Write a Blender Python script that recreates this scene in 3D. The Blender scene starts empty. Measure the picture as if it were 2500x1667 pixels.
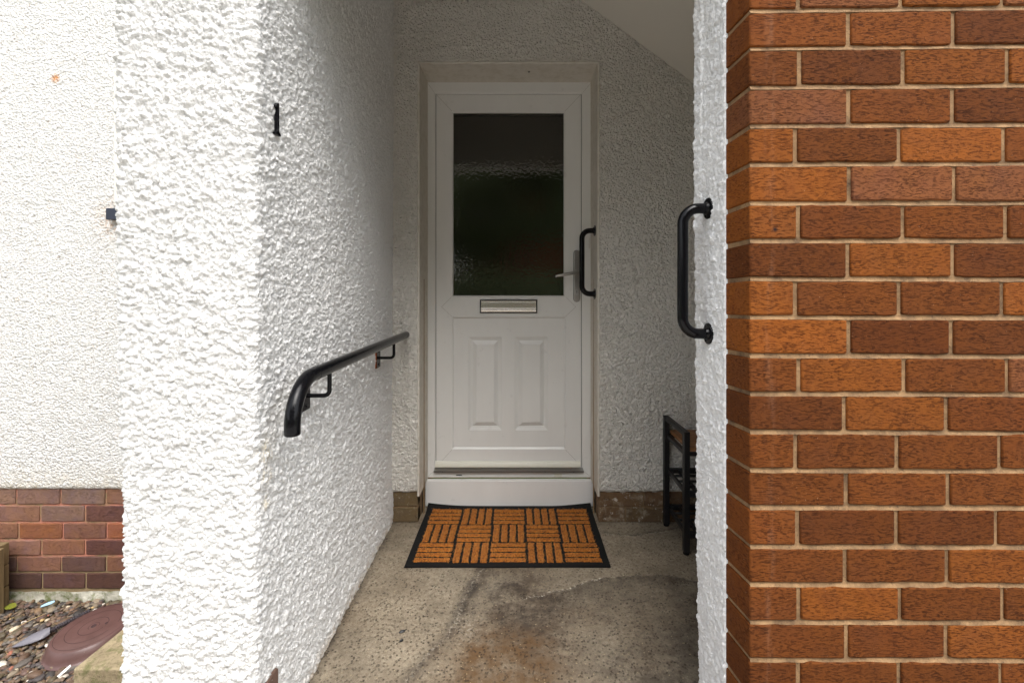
import bpy, bmesh, math, random
import numpy as np
from mathutils import Vector, Matrix

R = math.radians
SC = bpy.context.scene
COL = SC.collection
random.seed(7)
RNG = np.random.default_rng(7)

# ------------------------------------------------------------------ camera
# porch floor is z = 0, +Y runs towards the door, camera stands at the origin
CAMH = 1.157
cam_d = bpy.data.cameras.new('camera')
cam_d.sensor_width = 36.0
cam_d.lens = 16.0
cam_d.shift_x = -0.00425
cam_d.shift_y = -0.0527
cam_d.clip_start = 0.02
cam_d.clip_end = 300.0
cam = bpy.data.objects.new('camera', cam_d)
cam.location = (0, 0, CAMH)
cam.rotation_euler = (R(90), 0, 0)
COL.objects.link(cam)
SC.camera = cam

# ------------------------------------------------------------------ light
SUN_EL, SUN_ROT = 58.0, 161.0          # behind the camera, veiled by cloud
world = bpy.data.worlds.new('World')
SC.world = world
world.use_nodes = True
wn = world.node_tree
wn.nodes.clear()
wo = wn.nodes.new('ShaderNodeOutputWorld')
wb = wn.nodes.new('ShaderNodeBackground')
ws = wn.nodes.new('ShaderNodeTexSky')
ws.sky_type = 'NISHITA'
ws.sun_disc = False
ws.sun_elevation = R(SUN_EL)
ws.sun_rotation = R(SUN_ROT)
ws.air_density = 1.0
ws.dust_density = 4.0
ws.ozone_density = 1.0
hs = wn.nodes.new('ShaderNodeHueSaturation')   # overcast: the sky is nearly grey
hs.inputs['Saturation'].default_value = 0.30
wn.links.new(ws.outputs[0], hs.inputs['Color'])
wn.links.new(hs.outputs[0], wb.inputs['Color'])
wb.inputs['Strength'].default_value = 0.15
wn.links.new(wb.outputs[0], wo.inputs['Surface'])

sd = bpy.data.lights.new('sun', 'SUN')
sd.energy = 0.9
sd.angle = R(50)
sd.color = (1.0, 0.97, 0.93)
sun = bpy.data.objects.new('sun', sd)
az = R(SUN_ROT)
sdir = Vector((math.sin(az) * math.cos(R(SUN_EL)), math.cos(az) * math.cos(R(SUN_EL)), math.sin(R(SUN_EL))))
sun.rotation_euler = sdir.to_track_quat('Z', 'Y').to_euler()
sun.location = (0, -4, 6)
COL.objects.link(sun)

SC.view_settings.view_transform = 'Standard'
SC.view_settings.look = 'None'
SC.view_settings.exposure = 1.36
SC.view_settings.gamma = 1.0
try:
    SC.cycles.use_denoising = True
    SC.cycles.max_bounces = 10
    SC.cycles.diffuse_bounces = 6
    SC.cycles.sample_clamp_indirect = 8.0
except Exception:
    pass

# ------------------------------------------------------------------ helpers
F, CX, CY = 1045.0, 1186.0, 660.0      # measured picture units


def at(x, y, D):
    return ((x - CX) / F * D, D, CAMH - (y - CY) / F * D)


def PX(x, D):
    return (x - CX) / F * D


def PZ(y, D):
    return CAMH - (y - CY) / F * D


def on_ground(x, y, z):
    D = F * (CAMH - z) / (y - CY)
    return ((x - CX) / F * D, D, z)


def lin(r, g, b, k=1.0):
    def f(c):
        c /= 255.0
        return (c / 12.92 if c <= 0.04045 else ((c + 0.055) / 1.055) ** 2.4) * k
    return (f(r), f(g), f(b))


ORG = {}


def tag(o, label=None, cat=None, group=None, kind=None):
    if label: o['label'] = label
    if cat: o['category'] = cat
    if group: o['group'] = group
    if kind: o['kind'] = kind
    return o


def thing(name, loc, label, cat, group=None, kind=None):
    o = bpy.data.objects.new(name, None)
    o.empty_display_size = 0.05
    o.location = loc
    COL.objects.link(o)
    ORG[o.name] = Vector(loc)
    return tag(o, label, cat, group, kind)


def link_mesh(name, me, mats, parent=None, bevel=0.0, seg=2, smooth=40):
    o = bpy.data.objects.new(name, me)
    for m in (mats if isinstance(mats, (list, tuple)) else [mats]):
        me.materials.append(getattr(m, "m", m))
    COL.objects.link(o)
    if parent is not None:
        o.parent = parent
        org = ORG[parent.name]
        if org.length > 0:
            me.transform(Matrix.Translation(-org))
        ORG[o.name] = org
    else:
        ORG[o.name] = Vector((0, 0, 0))
    if smooth:
        me.polygons.foreach_set('use_smooth', [True] * len(me.polygons))
        me.set_sharp_from_angle(angle=R(smooth))
    if bevel > 0:
        md = o.modifiers.new('bevel', 'BEVEL')
        md.width = bevel
        md.segments = seg
        md.limit_method = 'ANGLE'
        md.angle_limit = R(35)
    return o


class MB:
    """collects shapes; build() links them as one mesh object"""

    def __init__(s):
        s.v = []; s.f = []; s.m = []; s.c = []; s.cur = 0; s.col = (1, 1, 1)

    def add(s, vs, fs):
        n = len(s.v)
        s.v += [tuple(p) for p in vs]
        s.f += [tuple(i + n for i in f) for f in fs]
        s.m += [s.cur] * len(fs)
        s.c += [s.col] * len(vs)
        return s

    def box(s, x0, x1, y0, y1, z0, z1):
        vs = [(x0, y0, z0), (x1, y0, z0), (x1, y1, z0), (x0, y1, z0), (x0, y0, z1), (x1, y0, z1), (x1, y1, z1), (x0, y1, z1)]
        return s.add(vs, [(0, 3, 2, 1), (4, 5, 6, 7), (0, 1, 5, 4), (1, 2, 6, 5), (2, 3, 7, 6), (3, 0, 4, 7)])

    def wavy_brick(s, xa, xb, y0, y1, ba, bb, ta, tb, seed, n=9, amp=.0011):
        """brick whose arrises wander a little"""
        rg = random.Random(seed); vs = []
        for i in range(n + 1):
            f = i / n; x = xa + (xb - xa) * f
            e = .0 if 0 < i < n else .0012
            b = ba + (bb - ba) * f + rg.uniform(-amp, amp) + e; t_ = ta + (tb - ta) * f + rg.uniform(-amp, amp) - e
            yy = y0 + rg.uniform(-.0004, .0004)
            vs += [(x, yy, b), (x, yy, t_), (x, y1, t_), (x, y1, b)]
        fs = [(0, 1, 2, 3), tuple(n * 4 + k for k in (3, 2, 1, 0))]
        for i in range(n):
            for k in range(4):
                k2 = (k + 1) % 4
                fs.append((i * 4 + k, (i + 1) * 4 + k, (i + 1) * 4 + k2, i * 4 + k2))
        return s.add(vs, fs)

    def hexa(s, vs):
        return s.add(vs, [(0, 3, 2, 1), (4, 5, 6, 7), (0, 1, 5, 4), (1, 2, 6, 5), (2, 3, 7, 6), (3, 0, 4, 7)])

    def bar(s, a, b, w, h, up=(0, 0, 1)):
        a = Vector(a); b = Vector(b); d = (b - a).normalized()
        u = Vector(up)
        if abs(d.dot(u)) > 0.99: u = Vector((0, 1, 0))
        r = d.cross(u).normalized(); u = r.cross(d)
        q = []
        for p in (a, b):
            q += [p - r * w / 2 - u * h / 2, p + r * w / 2 - u * h / 2, p + r * w / 2 + u * h / 2, p - r * w / 2 + u * h / 2]
        return s.add(q, [(3, 2, 1, 0), (4, 5, 6, 7), (0, 1, 5, 4), (1, 2, 6, 5), (2, 3, 7, 6), (3, 0, 4, 7)])

    def tube(s, pts, r, seg=16, caps=True, flat=1.0):
        pts = [Vector(p) for p in pts]
        n = len(pts)
        rr = r if isinstance(r, (list, tuple)) else [r] * n
        t0 = (pts[1] - pts[0]).normalized()
        u = Vector((0, 0, 1)) if abs(t0.z) < 0.9 else Vector((0, 1, 0))
        nrm = (u - t0 * u.dot(t0)).normalized()
        vs = []
        for i, p in enumerate(pts):
            t = (pts[min(i + 1, n - 1)] - pts[max(i - 1, 0)]).normalized()
            nrm = (nrm - t * nrm.dot(t)).normalized()
            b = t.cross(nrm)
            for k in range(seg):
                a = 2 * math.pi * k / seg
                vs.append(p + (nrm * math.cos(a) + b * math.sin(a) * flat) * rr[i])
        fs = []
        for i in range(n - 1):
            for k in range(seg):
                k2 = (k + 1) % seg
                fs.append((i * seg + k, i * seg + k2, (i + 1) * seg + k2, (i + 1) * seg + k))
        if caps:
            fs.append(tuple(range(seg - 1, -1, -1)))
            fs.append(tuple((n - 1) * seg + k for k in range(seg)))
        return s.add(vs, fs)

    def lathe(s, prof, seg, M):
        """prof: (radius, height) about local z, placed by matrix M"""
        vs = []; fs = []
        for (r, h) in prof:
            for k in range(seg):
                a = 2 * math.pi * k / seg
                vs.append(M @ Vector((r * math.cos(a), r * math.sin(a), h)))
        for i in range(len(prof) - 1):
            for k in range(seg):
                k2 = (k + 1) % seg
                fs.append((i * seg + k, i * seg + k2, (i + 1) * seg + k2, (i + 1) * seg + k))
        fs.append(tuple(range(seg - 1, -1, -1)))
        n = len(prof) - 1
        fs.append(tuple(n * seg + k for k in range(seg)))
        return s.add(vs, fs)

    def ring(s, x0, x1, z0, z1, prof, fill=False):
        """mitred rectangular moulding in the XZ plane; prof: (inset, y)"""
        vs = []; fs = []
        for (i, y) in prof:
            vs += [(x0 + i, y, z0 + i), (x1 - i, y, z0 + i), (x1 - i, y, z1 - i), (x0 + i, y, z1 - i)]
        for j in range(len(prof) - 1):
            for k in range(4):
                k2 = (k + 1) % 4
                fs.append((j * 4 + k, j * 4 + k2, (j + 1) * 4 + k2, (j + 1) * 4 + k))
        if fill:
            n = (len(prof) - 1) * 4
            fs.append((n, n + 1, n + 2, n + 3))
        return s.add(vs, fs)

    def prism(s, poly, y0, y1):
        """extrude an XZ outline between y0 and y1"""
        n = len(poly)
        vs = [(x, y0, z) for x, z in poly] + [(x, y1, z) for x, z in poly]
        fs = [tuple(range(n)), tuple(range(2 * n - 1, n - 1, -1))]
        for k in range(n):
            k2 = (k + 1) % n
            fs.append((k, k + n, k2 + n, k2))
        return s.add(vs, fs)

    def build(s, name, mats, parent=None, bevel=0.0, seg=2, smooth=40, color=False):
        me = bpy.data.meshes.new(name)
        me.from_pydata([tuple(p) for p in s.v], [], s.f)
        me.polygons.foreach_set('material_index', s.m)
        if color:
            ca = me.color_attributes.new('tone', 'FLOAT_COLOR', 'POINT')
            a = np.ones((len(s.v), 4), dtype=np.float32); a[:, :3] = np.array(s.c)
            ca.data.foreach_set('color', a.ravel())
        me.update()
        bm = bmesh.new(); bm.from_mesh(me)
        bmesh.ops.recalc_face_normals(bm, faces=bm.faces)
        bm.to_mesh(me); bm.free()
        return link_mesh(name, me, mats, parent, bevel, seg, smooth)


def grid_mesh(name, P, mats, parent=None, cols=None, flip=False, smooth=True):
    """P: (nu, nv, 3) vertex array"""
    nu, nv = P.shape[:2]
    me = bpy.data.meshes.new(name)
    idx = np.arange(nu * nv).reshape(nu, nv)
    q = np.stack([idx[:-1, :-1], idx[1:, :-1], idx[1:, 1:], idx[:-1, 1:]], -1).reshape(-1, 4)
    if flip: q = q[:, ::-1]
    me.vertices.add(nu * nv)
    me.vertices.foreach_set('co', P.reshape(-1).astype(np.float32))
    me.loops.add(q.size)
    me.loops.foreach_set('vertex_index', q.reshape(-1).astype(np.int32))
    me.polygons.add(len(q))
    me.polygons.foreach_set('loop_start', np.arange(0, q.size, 4, dtype=np.int32))
    me.update(calc_edges=True)
    me.validate()
    if cols is not None:
        ca = me.color_attributes.new('tone', 'FLOAT_COLOR', 'POINT')
        a = np.ones((nu * nv, 4), dtype=np.float32); a[:, :cols.shape[-1]] = cols.reshape(nu * nv, -1)
        ca.data.foreach_set('color', a.ravel())
    o = link_mesh(name, me, mats, parent, smooth=0)
    if smooth: me.polygons.foreach_set('use_smooth', [True] * len(me.polygons))
    return o


# ---- numpy noise for real surface relief
_T = RNG.random((512, 512, 4))


def vnoise(u, v, s, k=0):
    u = u * s + 37.3 * k; v = v * s + 11.7 * k
    iu = np.floor(u).astype(int); iv = np.floor(v).astype(int)
    fu = u - iu; fv = v - iv
    fu = fu * fu * (3 - 2 * fu); fv = fv * fv * (3 - 2 * fv)
    T = _T[..., k % 4]
    a = T[iu % 512, iv % 512]; b = T[(iu + 1) % 512, iv % 512]
    c = T[iu % 512, (iv + 1) % 512]; d = T[(iu + 1) % 512, (iv + 1) % 512]
    return (a * (1 - fu) + b * fu) * (1 - fv) + (c * (1 - fu) + d * fu) * fv


def blobs(u, v, cell, k=0, rmin=.45, rmax=.95, prob=1.0):
    """domes thrown at random on a plane, like stones in a roughcast"""
    u = u / cell + 91.1 * k; v = v / cell + 53.9 * k
    iu = np.floor(u).astype(int); iv = np.floor(v).astype(int)
    h = np.zeros_like(u)
    for du in (-1, 0, 1):
        for dv in (-1, 0, 1):
            cu = iu + du; cv = iv + dv
            T = _T[(cu * 7 + k * 131) % 512, (cv * 3 + k * 17) % 512]
            d2 = (u - cu - T[..., 0]) ** 2 + (v - cv - T[..., 1]) ** 2
            r = rmin + (rmax - rmin) * T[..., 2]
            on = T[..., 3] < prob
            amp = (0.35 + 0.65 * ((T[..., 3] * 17.3) % 1.0)) * on
            h = np.maximum(h, amp * np.sqrt(np.clip(1 - d2 / r ** 2, 0, 1)))
    return h


def roughcast(u, v):
    wu = u + .005 * (vnoise(u, v, 110, 0) - .5) + .003 * (vnoise(u, v, 280, 2) - .5)
    wv = v + .005 * (vnoise(u, v, 110, 1) - .5) + .003 * (vnoise(u, v, 280, 3) - .5)
    h = .70 * blobs(wu * .85, wv, .0105, 1, prob=.70) + .42 * blobs(wu, wv, .0060, 2) + .60 * blobs(wu * .8, wv, .0165, 3, prob=.20)
    h += .22 * (vnoise(u, v, 30, 1) - .5) + .52 * (vnoise(u, v, 330, 2) - .5)
    return h


def steps(pairs):
    """[(a, b, step), ...] -> increasing coordinates"""
    out = []
    for a, b, st in pairs:
        n = max(1, int(round((b - a) / st)))
        out += [a + (b - a) * i / n for i in range(n)]
    out.append(pairs[-1][1])
    return np.array(out)


# ------------------------------------------------------------------ materials
class NT:
    def __init__(s, name):
        s.m = bpy.data.materials.new(name)
        s.m.use_nodes = True
        s.t = s.m.node_tree
        s.t.nodes.clear()
        s.out = s.t.nodes.new('ShaderNodeOutputMaterial')
        s.p = s.t.nodes.new('ShaderNodeBsdfPrincipled')
        s.t.links.new(s.p.outputs[0], s.out.inputs['Surface'])
        g = s.t.nodes.new('ShaderNodeNewGeometry')
        s.pos = g.outputs['Position']
        s.b = None

    def n(s, typ, **kw):
        nd = s.t.nodes.new(typ)
        for k, v in kw.items(): setattr(nd, k, v)
        return nd

    def l(s, a, b): s.t.links.new(a, b)

    def mapping(s, scale=(1, 1, 1), vec=None, rot=(0, 0, 0)):
        m = s.n('ShaderNodeMapping'); m.inputs['Scale'].default_value = scale
        m.inputs['Rotation'].default_value = rot
        s.l(vec or s.pos, m.inputs['Vector']); return m.outputs[0]

    def noise(s, scale, detail=4, rough=.55, vec=None, dist=0.0):
        n = s.n('ShaderNodeTexNoise'); n.inputs['Scale'].default_value = scale
        n.inputs['Detail'].default_value = detail; n.inputs['Roughness'].default_value = rough
        n.inputs['Distortion'].default_value = dist
        s.l(vec or s.pos, n.inputs['Vector']); return n.outputs['Fac']

    def voro(s, scale, vec=None, feature='F1', rand=1.0, out='Distance'):
        n = s.n('ShaderNodeTexVoronoi', feature=feature); n.inputs['Scale'].default_value = scale
        n.inputs['Randomness'].default_value = rand
        s.l(vec or s.pos, n.inputs['Vector']); return n.outputs[out]

    def ramp(s, fac, stops, interp='LINEAR'):
        r = s.n('ShaderNodeValToRGB'); r.color_ramp.interpolation = interp
        e = r.color_ramp.elements
        while len(e) > 1: e.remove(e[-1])
        for i, (p, c) in enumerate(stops):
            if i == 0: el = e[0]; el.position = p
            else: el = e.new(p)
            if not isinstance(c, (tuple, list)): c = (c, c, c)
            el.color = (*c[:3], 1)
        s.l(fac, r.inputs[0]); return r.outputs[0]

    def mix(s, fac, a, b, blend='MIX'):
        m = s.n('ShaderNodeMix', data_type='RGBA', blend_type=blend)
        for sock, v in ((m.inputs['Factor'], fac), (m.inputs[6], a), (m.inputs[7], b)):
            if isinstance(v, (int, float)): sock.default_value = v
            elif isinstance(v, (tuple, list)): sock.default_value = (*v[:3], 1)
            else: s.l(v, sock)
        return m.outputs[2]

    def math(s, op, a, b=None):
        m = s.n('ShaderNodeMath', operation=op)
        for i, v in enumerate((a, b)):
            if v is None: continue
            if isinstance(v, (int, float)): m.inputs[i].default_value = v
            else: s.l(v, m.inputs[i])
        return m.outputs[0]

    def warp(s, scale, amt, vec=None):
        n = s.n('ShaderNodeTexNoise'); n.inputs['Scale'].default_value = scale; n.inputs['Detail'].default_value = 2
        s.l(vec or s.pos, n.inputs['Vector'])
        sub = s.n('ShaderNodeVectorMath', operation='SUBTRACT'); s.l(n.outputs['Color'], sub.inputs[0]); sub.inputs[1].default_value = (.5, .5, .5)
        sc = s.n('ShaderNodeVectorMath', operation='SCALE'); s.l(sub.outputs[0], sc.inputs[0]); sc.inputs['Scale'].default_value = amt
        ad = s.n('ShaderNodeVectorMath', operation='ADD'); s.l(sc.outputs[0], ad.inputs[0]); s.l(vec or s.pos, ad.inputs[1])
        return ad.outputs[0]

    def bump(s, h, dist, strength=1.0):
        b = s.n('ShaderNodeBump'); b.inputs['Strength'].default_value = strength; b.inputs['Distance'].default_value = dist
        s.l(h, b.inputs['Height'])
        if s.b is not None: s.l(s.b, b.inputs['Normal'])
        s.b = b.outputs[0]
        s.l(s.b, s.p.inputs['Normal'])

    def set(s, col=None, rough=None, **kw):
        if col is not None:
            if isinstance(col, (tuple, list)): s.p.inputs['Base Color'].default_value = (*col[:3], 1)
            else: s.l(col, s.p.inputs['Base Color'])
        if rough is not None:
            if isinstance(rough, (int, float)): s.p.inputs['Roughness'].default_value = rough
            else: s.l(rough, s.p.inputs['Roughness'])
        for k, v in kw.items(): s.p.inputs[k].default_value = v
        return s

    def sep(s):
        x = s.n('ShaderNodeSeparateXYZ'); s.l(s.pos, x.inputs[0]); return x.outputs

    def tone(s, name='tone'):
        a = s.n('ShaderNodeVertexColor', layer_name=name); return a.outputs[0]

    def near(s, centre, radius):
        """1 at a point of the wall, fading to 0 at radius"""
        d = s.n('ShaderNodeVectorMath', operation='DISTANCE'); s.l(s.pos, d.inputs[0]); d.inputs[1].default_value = centre
        mr = s.n('ShaderNodeMapRange', interpolation_type='SMOOTHSTEP')
        mr.inputs['From Min'].default_value = radius; mr.inputs['From Max'].default_value = 0
        s.l(d.outputs['Value'], mr.inputs['Value']); return mr.outputs[0]


# masonry paint over real roughcast relief (pillar and reveal)
def mat_roughcast(name, base, pit_shade=.5):
    t = NT(name)
    c = t.mix(t.ramp(t.noise(6, 5), [(.35, 0), (.75, 1)]), base, tuple(v * .95 for v in base))
    pit = t.math('MULTIPLY', t.ramp(t.noise(1, 3, .6, t.mapping((150, 120, 180), t.warp(80, .006))), [(.575, 0), (.66, 1)]), pit_shade)
    c = t.mix(pit, c, lin(150, 142, 130))  # dark specks put the shade of small render pits into the colour
    c = t.mix(t.math('MULTIPLY', t.ramp(t.noise(40, 4, .7), [(.68, 0), (.76, 1)]), .18), c, lin(190, 160, 120))
    t.bump(t.voro(210, t.warp(150, .005)), .0030, .6); t.bump(t.noise(1, 4, .7, t.mapping((330, 330, 460))), .0026, .8)
    X, Y, Z = t.sep()
    foot = t.n('ShaderNodeMapRange'); foot.inputs['From Min'].default_value = .05; foot.inputs['From Max'].default_value = .0
    t.l(Z, foot.inputs['Value'])
    c = t.mix(t.math('MULTIPLY', foot.outputs[0], t.ramp(t.noise(45, 5, .7), [(.38, 0), (.62, .8)])), c, lin(176, 150, 112))
    for zz, rr_ in ((.76, .05), (.70, .04), (.64, .03)):
        drip = t.near((-.607, 1.10, zz), rr_)
        c = t.mix(t.math('MULTIPLY', drip, t.ramp(t.noise(1, 3, .6, t.mapping((160, 160, 25))), [(.45, 0), (.6, .55)])), c, lin(224, 206, 160))
    t.p.inputs['Specular IOR Level'].default_value = .12
    return t.set(c, .95)


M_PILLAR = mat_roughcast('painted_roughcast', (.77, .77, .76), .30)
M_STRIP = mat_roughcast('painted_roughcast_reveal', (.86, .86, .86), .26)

# smoother thrown render of the porch back wall
t = NT('cream_wall_render')
wv = t.warp(55, .016)
h1 = t.voro(95, wv, 'SMOOTH_F1'); h2 = t.noise(150, 4, .6, wv)
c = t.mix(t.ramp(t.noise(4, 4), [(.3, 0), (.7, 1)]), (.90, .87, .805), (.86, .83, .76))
c = t.mix(t.math('MULTIPLY', t.ramp(t.noise(70, 3, .6), [(.66, 0), (.74, 1)]), .35), c, lin(130, 120, 100))
t.bump(h1, .022, 1.0); t.bump(h2, .012, 1.0); t.bump(t.noise(38, 3), .014, .8)
t.p.inputs['Specular IOR Level'].default_value = .15
M_BACK = t.set(c, .92).m

# bright house wall out in the open
t = NT('white_house_render')
wv = t.warp(60, .012)
X, Y, Z = t.sep()
c = (.79, .785, .765)
pits = t.ramp(t.noise(1, 5, .68, t.mapping((75, 75, 120))), [(.57, 0), (.65, 1)])
c = t.mix(t.math('MULTIPLY', pits, .70), c, lin(150, 132, 105))
rust = t.near((PX(262, 2.24), 2.24, PZ(505, 2.24)), .16)
c = t.mix(t.math('MULTIPLY', rust, t.ramp(t.noise(60, 4, .7), [(.40, 0), (.70, .75)])), c, lin(190, 140, 80))
spot = t.near((PX(130, 2.24), 2.24, PZ(181, 2.24)), .034)
c = t.mix(t.math('MULTIPLY', spot, t.ramp(t.noise(110, 4, .7), [(.35, 0), (.5, 1)])), c, lin(205, 130, 30))
spot2 = t.near((PX(42, 2.24), 2.24, PZ(685, 2.24)), .02)
c = t.mix(t.math('MULTIPLY', spot2, t.ramp(t.noise(110, 4, .7), [(.4, 0), (.6, .7)])), c, lin(205, 150, 90))
low = t.n('ShaderNodeMapRange'); low.inputs['From Min'].default_value = .30; low.inputs['From Max'].default_value = .16
t.l(Z, low.inputs['Value'])
c = t.mix(t.math('MULTIPLY', low.outputs[0], t.ramp(t.noise(30, 5, .7), [(.35, 0), (.7, .5)])), c, lin(196, 176, 130))
t.bump(t.voro(95, wv), .008, 1.0); t.bump(t.noise(170, 4, .65), .007, .9)
t.p.inputs['Specular IOR Level'].default_value = .12
M_HOUSE = t.set(c, .95).m

# smooth plaster
t = NT('smooth_plaster')
t.bump(t.noise(20, 4), .002, .4)
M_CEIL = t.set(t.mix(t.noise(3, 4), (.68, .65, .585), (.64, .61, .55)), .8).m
t = NT('smooth_reveal_plaster')
t.bump(t.noise(60, 4), .0018, .5)
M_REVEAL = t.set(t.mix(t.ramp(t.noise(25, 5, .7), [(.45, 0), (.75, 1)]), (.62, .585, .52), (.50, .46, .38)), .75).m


# brick with fine dragged-wire texture
def mat_brick(name, drag=True, k=1.0, pit=.85):
    t = NT(name)
    base = t.tone()
    m1 = t.noise(16, 5, .6)
    c = t.mix(t.ramp(t.noise(11, 4), [(.4, 0), (.62, .6)]), base, t.mix(1.0, base, (.80, .92, 1.35), 'MULTIPLY'))
    c = t.mix(t.ramp(m1, [(.3, 0), (.72, 1)]), c, t.mix(1.0, base, (1.05, 1.06, .85), 'MULTIPLY'))
    c = t.mix(t.ramp(t.noise(34, 5, .7), [(.5, 0), (.75, .55)]), c, t.mix(1.0, base, (.66, .58, .56), 'MULTIPLY'))
    if drag:
        dv = t.mapping((100, 100, 500), t.warp(30, .004))
        d = t.math('MULTIPLY', t.ramp(t.noise(1, 4, .65, dv), [(.52, 0), (.64, 1)]), t.ramp(t.noise(19, 4, .6), [(.25, .25), (.65, 1)]))
        c = t.mix(t.math('MULTIPLY', d, pit), c, t.mix(1.0, base, (.30, .22, .18), 'MULTIPLY'))
        t.bump(t.math('MULTIPLY', d, -1), .0022, .9)
    grit = t.ramp(t.noise(240, 3, .7), [(.68, 0), (.75, 1)])
    c = t.mix(t.math('MULTIPLY', grit, .35), c, lin(215, 180, 150))
    t.bump(t.noise(300, 3, .6), .0012, .7)
    return t, c


t, c = mat_brick('pressed_brick')
X, Y, Z = t.sep()
# a pale weathered streak runs down the pier beside its corner
sx = t.n('ShaderNodeMapRange', interpolation_type='SMOOTHSTEP'); sx.inputs['From Min'].default_value = .017; sx.inputs['From Max'].default_value = 0
t.l(t.math('ABSOLUTE', t.math('SUBTRACT', X, .548)), sx.inputs['Value'])
st = t.math('MULTIPLY', sx.outputs[0], t.ramp(t.noise(1, 4, .6, t.mapping((60, 60, 9))), [(.45, 0), (.80, .11)]))
c = t.mix(st, c, lin(214, 176, 150))
# dark nick and long pale scratches
c = t.mix(t.math('MULTIPLY', t.near((PX(1780, .984), .984, PZ(527, .984)), .009), t.ramp(t.noise(150, 3), [(.3, .3), (.6, 1)])), c, lin(30, 28, 30))
scr = t.ramp(t.noise(1, 2, .5, t.mapping((260, 260, 26), rot=(0, R(14), 0))), [(.77, 0), (.80, .5)])
c = t.mix(t.math('MULTIPLY', scr, t.ramp(t.noise(9, 2), [(.5, 0), (.6, 1)])), c, lin(206, 160, 120))
t.p.inputs['Specular IOR Level'].default_value = .12
M_BRICK = t.set(c, .85).m
t, c = mat_brick('old_brick', True, pit=.35)
t.p.inputs['Specular IOR Level'].default_value = .15
M_OLDBRICK = t.set(c, .9).m

t, c = mat_brick('splashed_brick', True, pit=.3)
c = t.mix(t.ramp(t.noise(14, 6, .75), [(.56, 0), (.70, .7)]), c, lin(168, 156, 136))
c = t.mix(t.ramp(t.noise(32, 5, .75), [(.60, 0), (.66, .7)]), c, lin(214, 208, 198))
c = t.mix(t.ramp(t.noise(18, 5, .7), [(.30, .7), (.45, 0)]), c, lin(52, 38, 26))
M_SPLASHED = t.set(c, .9).m

t = NT('sand_mortar')
c = t.mix(t.ramp(t.noise(22, 5, .65), [(.35, 0), (.7, 1)]), lin(152, 120, 84), lin(92, 70, 48))
c = t.mix(t.ramp(t.noise(120, 4, .7), [(.58, 0), (.72, .8)]), c, lin(70, 54, 40))
t.bump(t.noise(160, 4, .65), .004, .9)
M_MORTAR = t.set(c, .95).m
t = NT('stained_mortar')
X, Y, Z = t.sep()
pz = t.n('ShaderNodeMapRange', interpolation_type='SMOOTHSTEP'); pz.inputs['From Min'].default_value = -.22; pz.inputs['From Max'].default_value = -.17
t.l(Z, pz.inputs['Value'])
c = t.mix(t.math('MULTIPLY', pz.outputs[0], t.ramp(t.noise(11, 4, .6), [(.36, 0), (.56, .85)])), lin(142, 122, 90), lin(190, 122, 104))
c = t.mix(t.ramp(t.noise(110, 4, .7), [(.6, 0), (.72, .8)]), c, lin(80, 66, 50))
t.bump(t.noise(150, 4), .004, .9)
M_PINKMORTAR = t.set(c, .95).m
t = NT('brown_mortar')
t.bump(t.noise(150, 4), .003, .9)
M_BROWNMORTAR = t.set(t.mix(t.noise(40, 4), lin(150, 124, 92), lin(96, 76, 54)), .95).m

# upvc
def mat_upvc(name, base, rough=.32):
    t = NT(name)
    c = t.mix(t.ramp(t.noise(1, 5, .6, t.mapping((9, 9, 3))), [(.35, 0), (.75, 1)]), base, tuple(v * .95 for v in base))
    c = t.mix(t.ramp(t.noise(1, 4, .75, t.mapping((160, 160, 60))), [(.70, 0), (.78, .35)]), c, lin(150, 130, 105))
    t.bump(t.noise(14, 3), .0006, .4)
    return t.set(c, t.ramp(t.noise(18, 4), [(.3, rough - .06), (.7, rough + .12)])).m


M_UPVC = mat_upvc('white_plastic', (.74, .74, .72))
M_STEP = mat_upvc('step_plastic', (.76, .755, .735))
M_TRIM = mat_upvc('aged_white_trim', (.66, .635, .585))
M_BAR = mat_upvc('yellowed_plastic', (.66, .65, .56))
t = NT('weld_seam'); M_SEAM = t.set(lin(138, 132, 122), .7).m
t = NT('shadow_gasket'); M_GASKET = t.set((.012, .012, .012), .7).m
t = NT('brown_sealant')
t.bump(t.noise(200, 3), .001)
M_SEAL = t.set(t.mix(t.noise(30, 5, .7), lin(170, 145, 108), lin(96, 66, 38)), .8).m

# obscure glass with rippled relief
t = NT('rippled_glass')
rip = t.noise(1, 4, .6, t.mapping((46, 46, 9), t.warp(9, .02)))
t.bump(rip, .0035, .13); t.bump(t.noise(60, 2, .5, t.warp(30, .01)), .0016, .36)
M_GLASS = t.set((.004, .005, .004), .05, IOR=2.2).m

def mat_metal(name, col, rough, brushed=True):
    t = NT(name)
    t.bump(t.noise(1, 3, .6, t.mapping((6, 400, 400))), .0003, .5 if brushed else .1)
    return t.set(col, rough, Metallic=1.0).m


M_STEEL = mat_metal('brushed_steel', (.46, .445, .42), .30)
M_LETTER = mat_metal('champagne_metal', (.88, .86, .84), .24)
M_ALU = mat_metal('dull_aluminium', (.50, .50, .49), .45)
M_ALUD = mat_metal('dark_aluminium', (.26, .26, .26), .5)


# glossy black paint on steel, a little lumpy, rust at chips
def mat_blackpaint(name, rust=.5, rough=.10):
    t = NT(name)
    c = t.mix(t.math('MULTIPLY', t.ramp(t.noise(45, 5, .7), [(.70, 0), (.76, 1)]), rust), (.004, .004, .005), lin(110, 66, 40))
    t.bump(t.noise(90, 3, .6), .0010, .25)
    t.bump(t.ramp(t.noise(260, 3, .6), [(.62, 0), (.75, 1)]), .0005, .4)
    t.p.inputs['Specular IOR Level'].default_value = .22
    return t.set(c, rough).m


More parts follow.
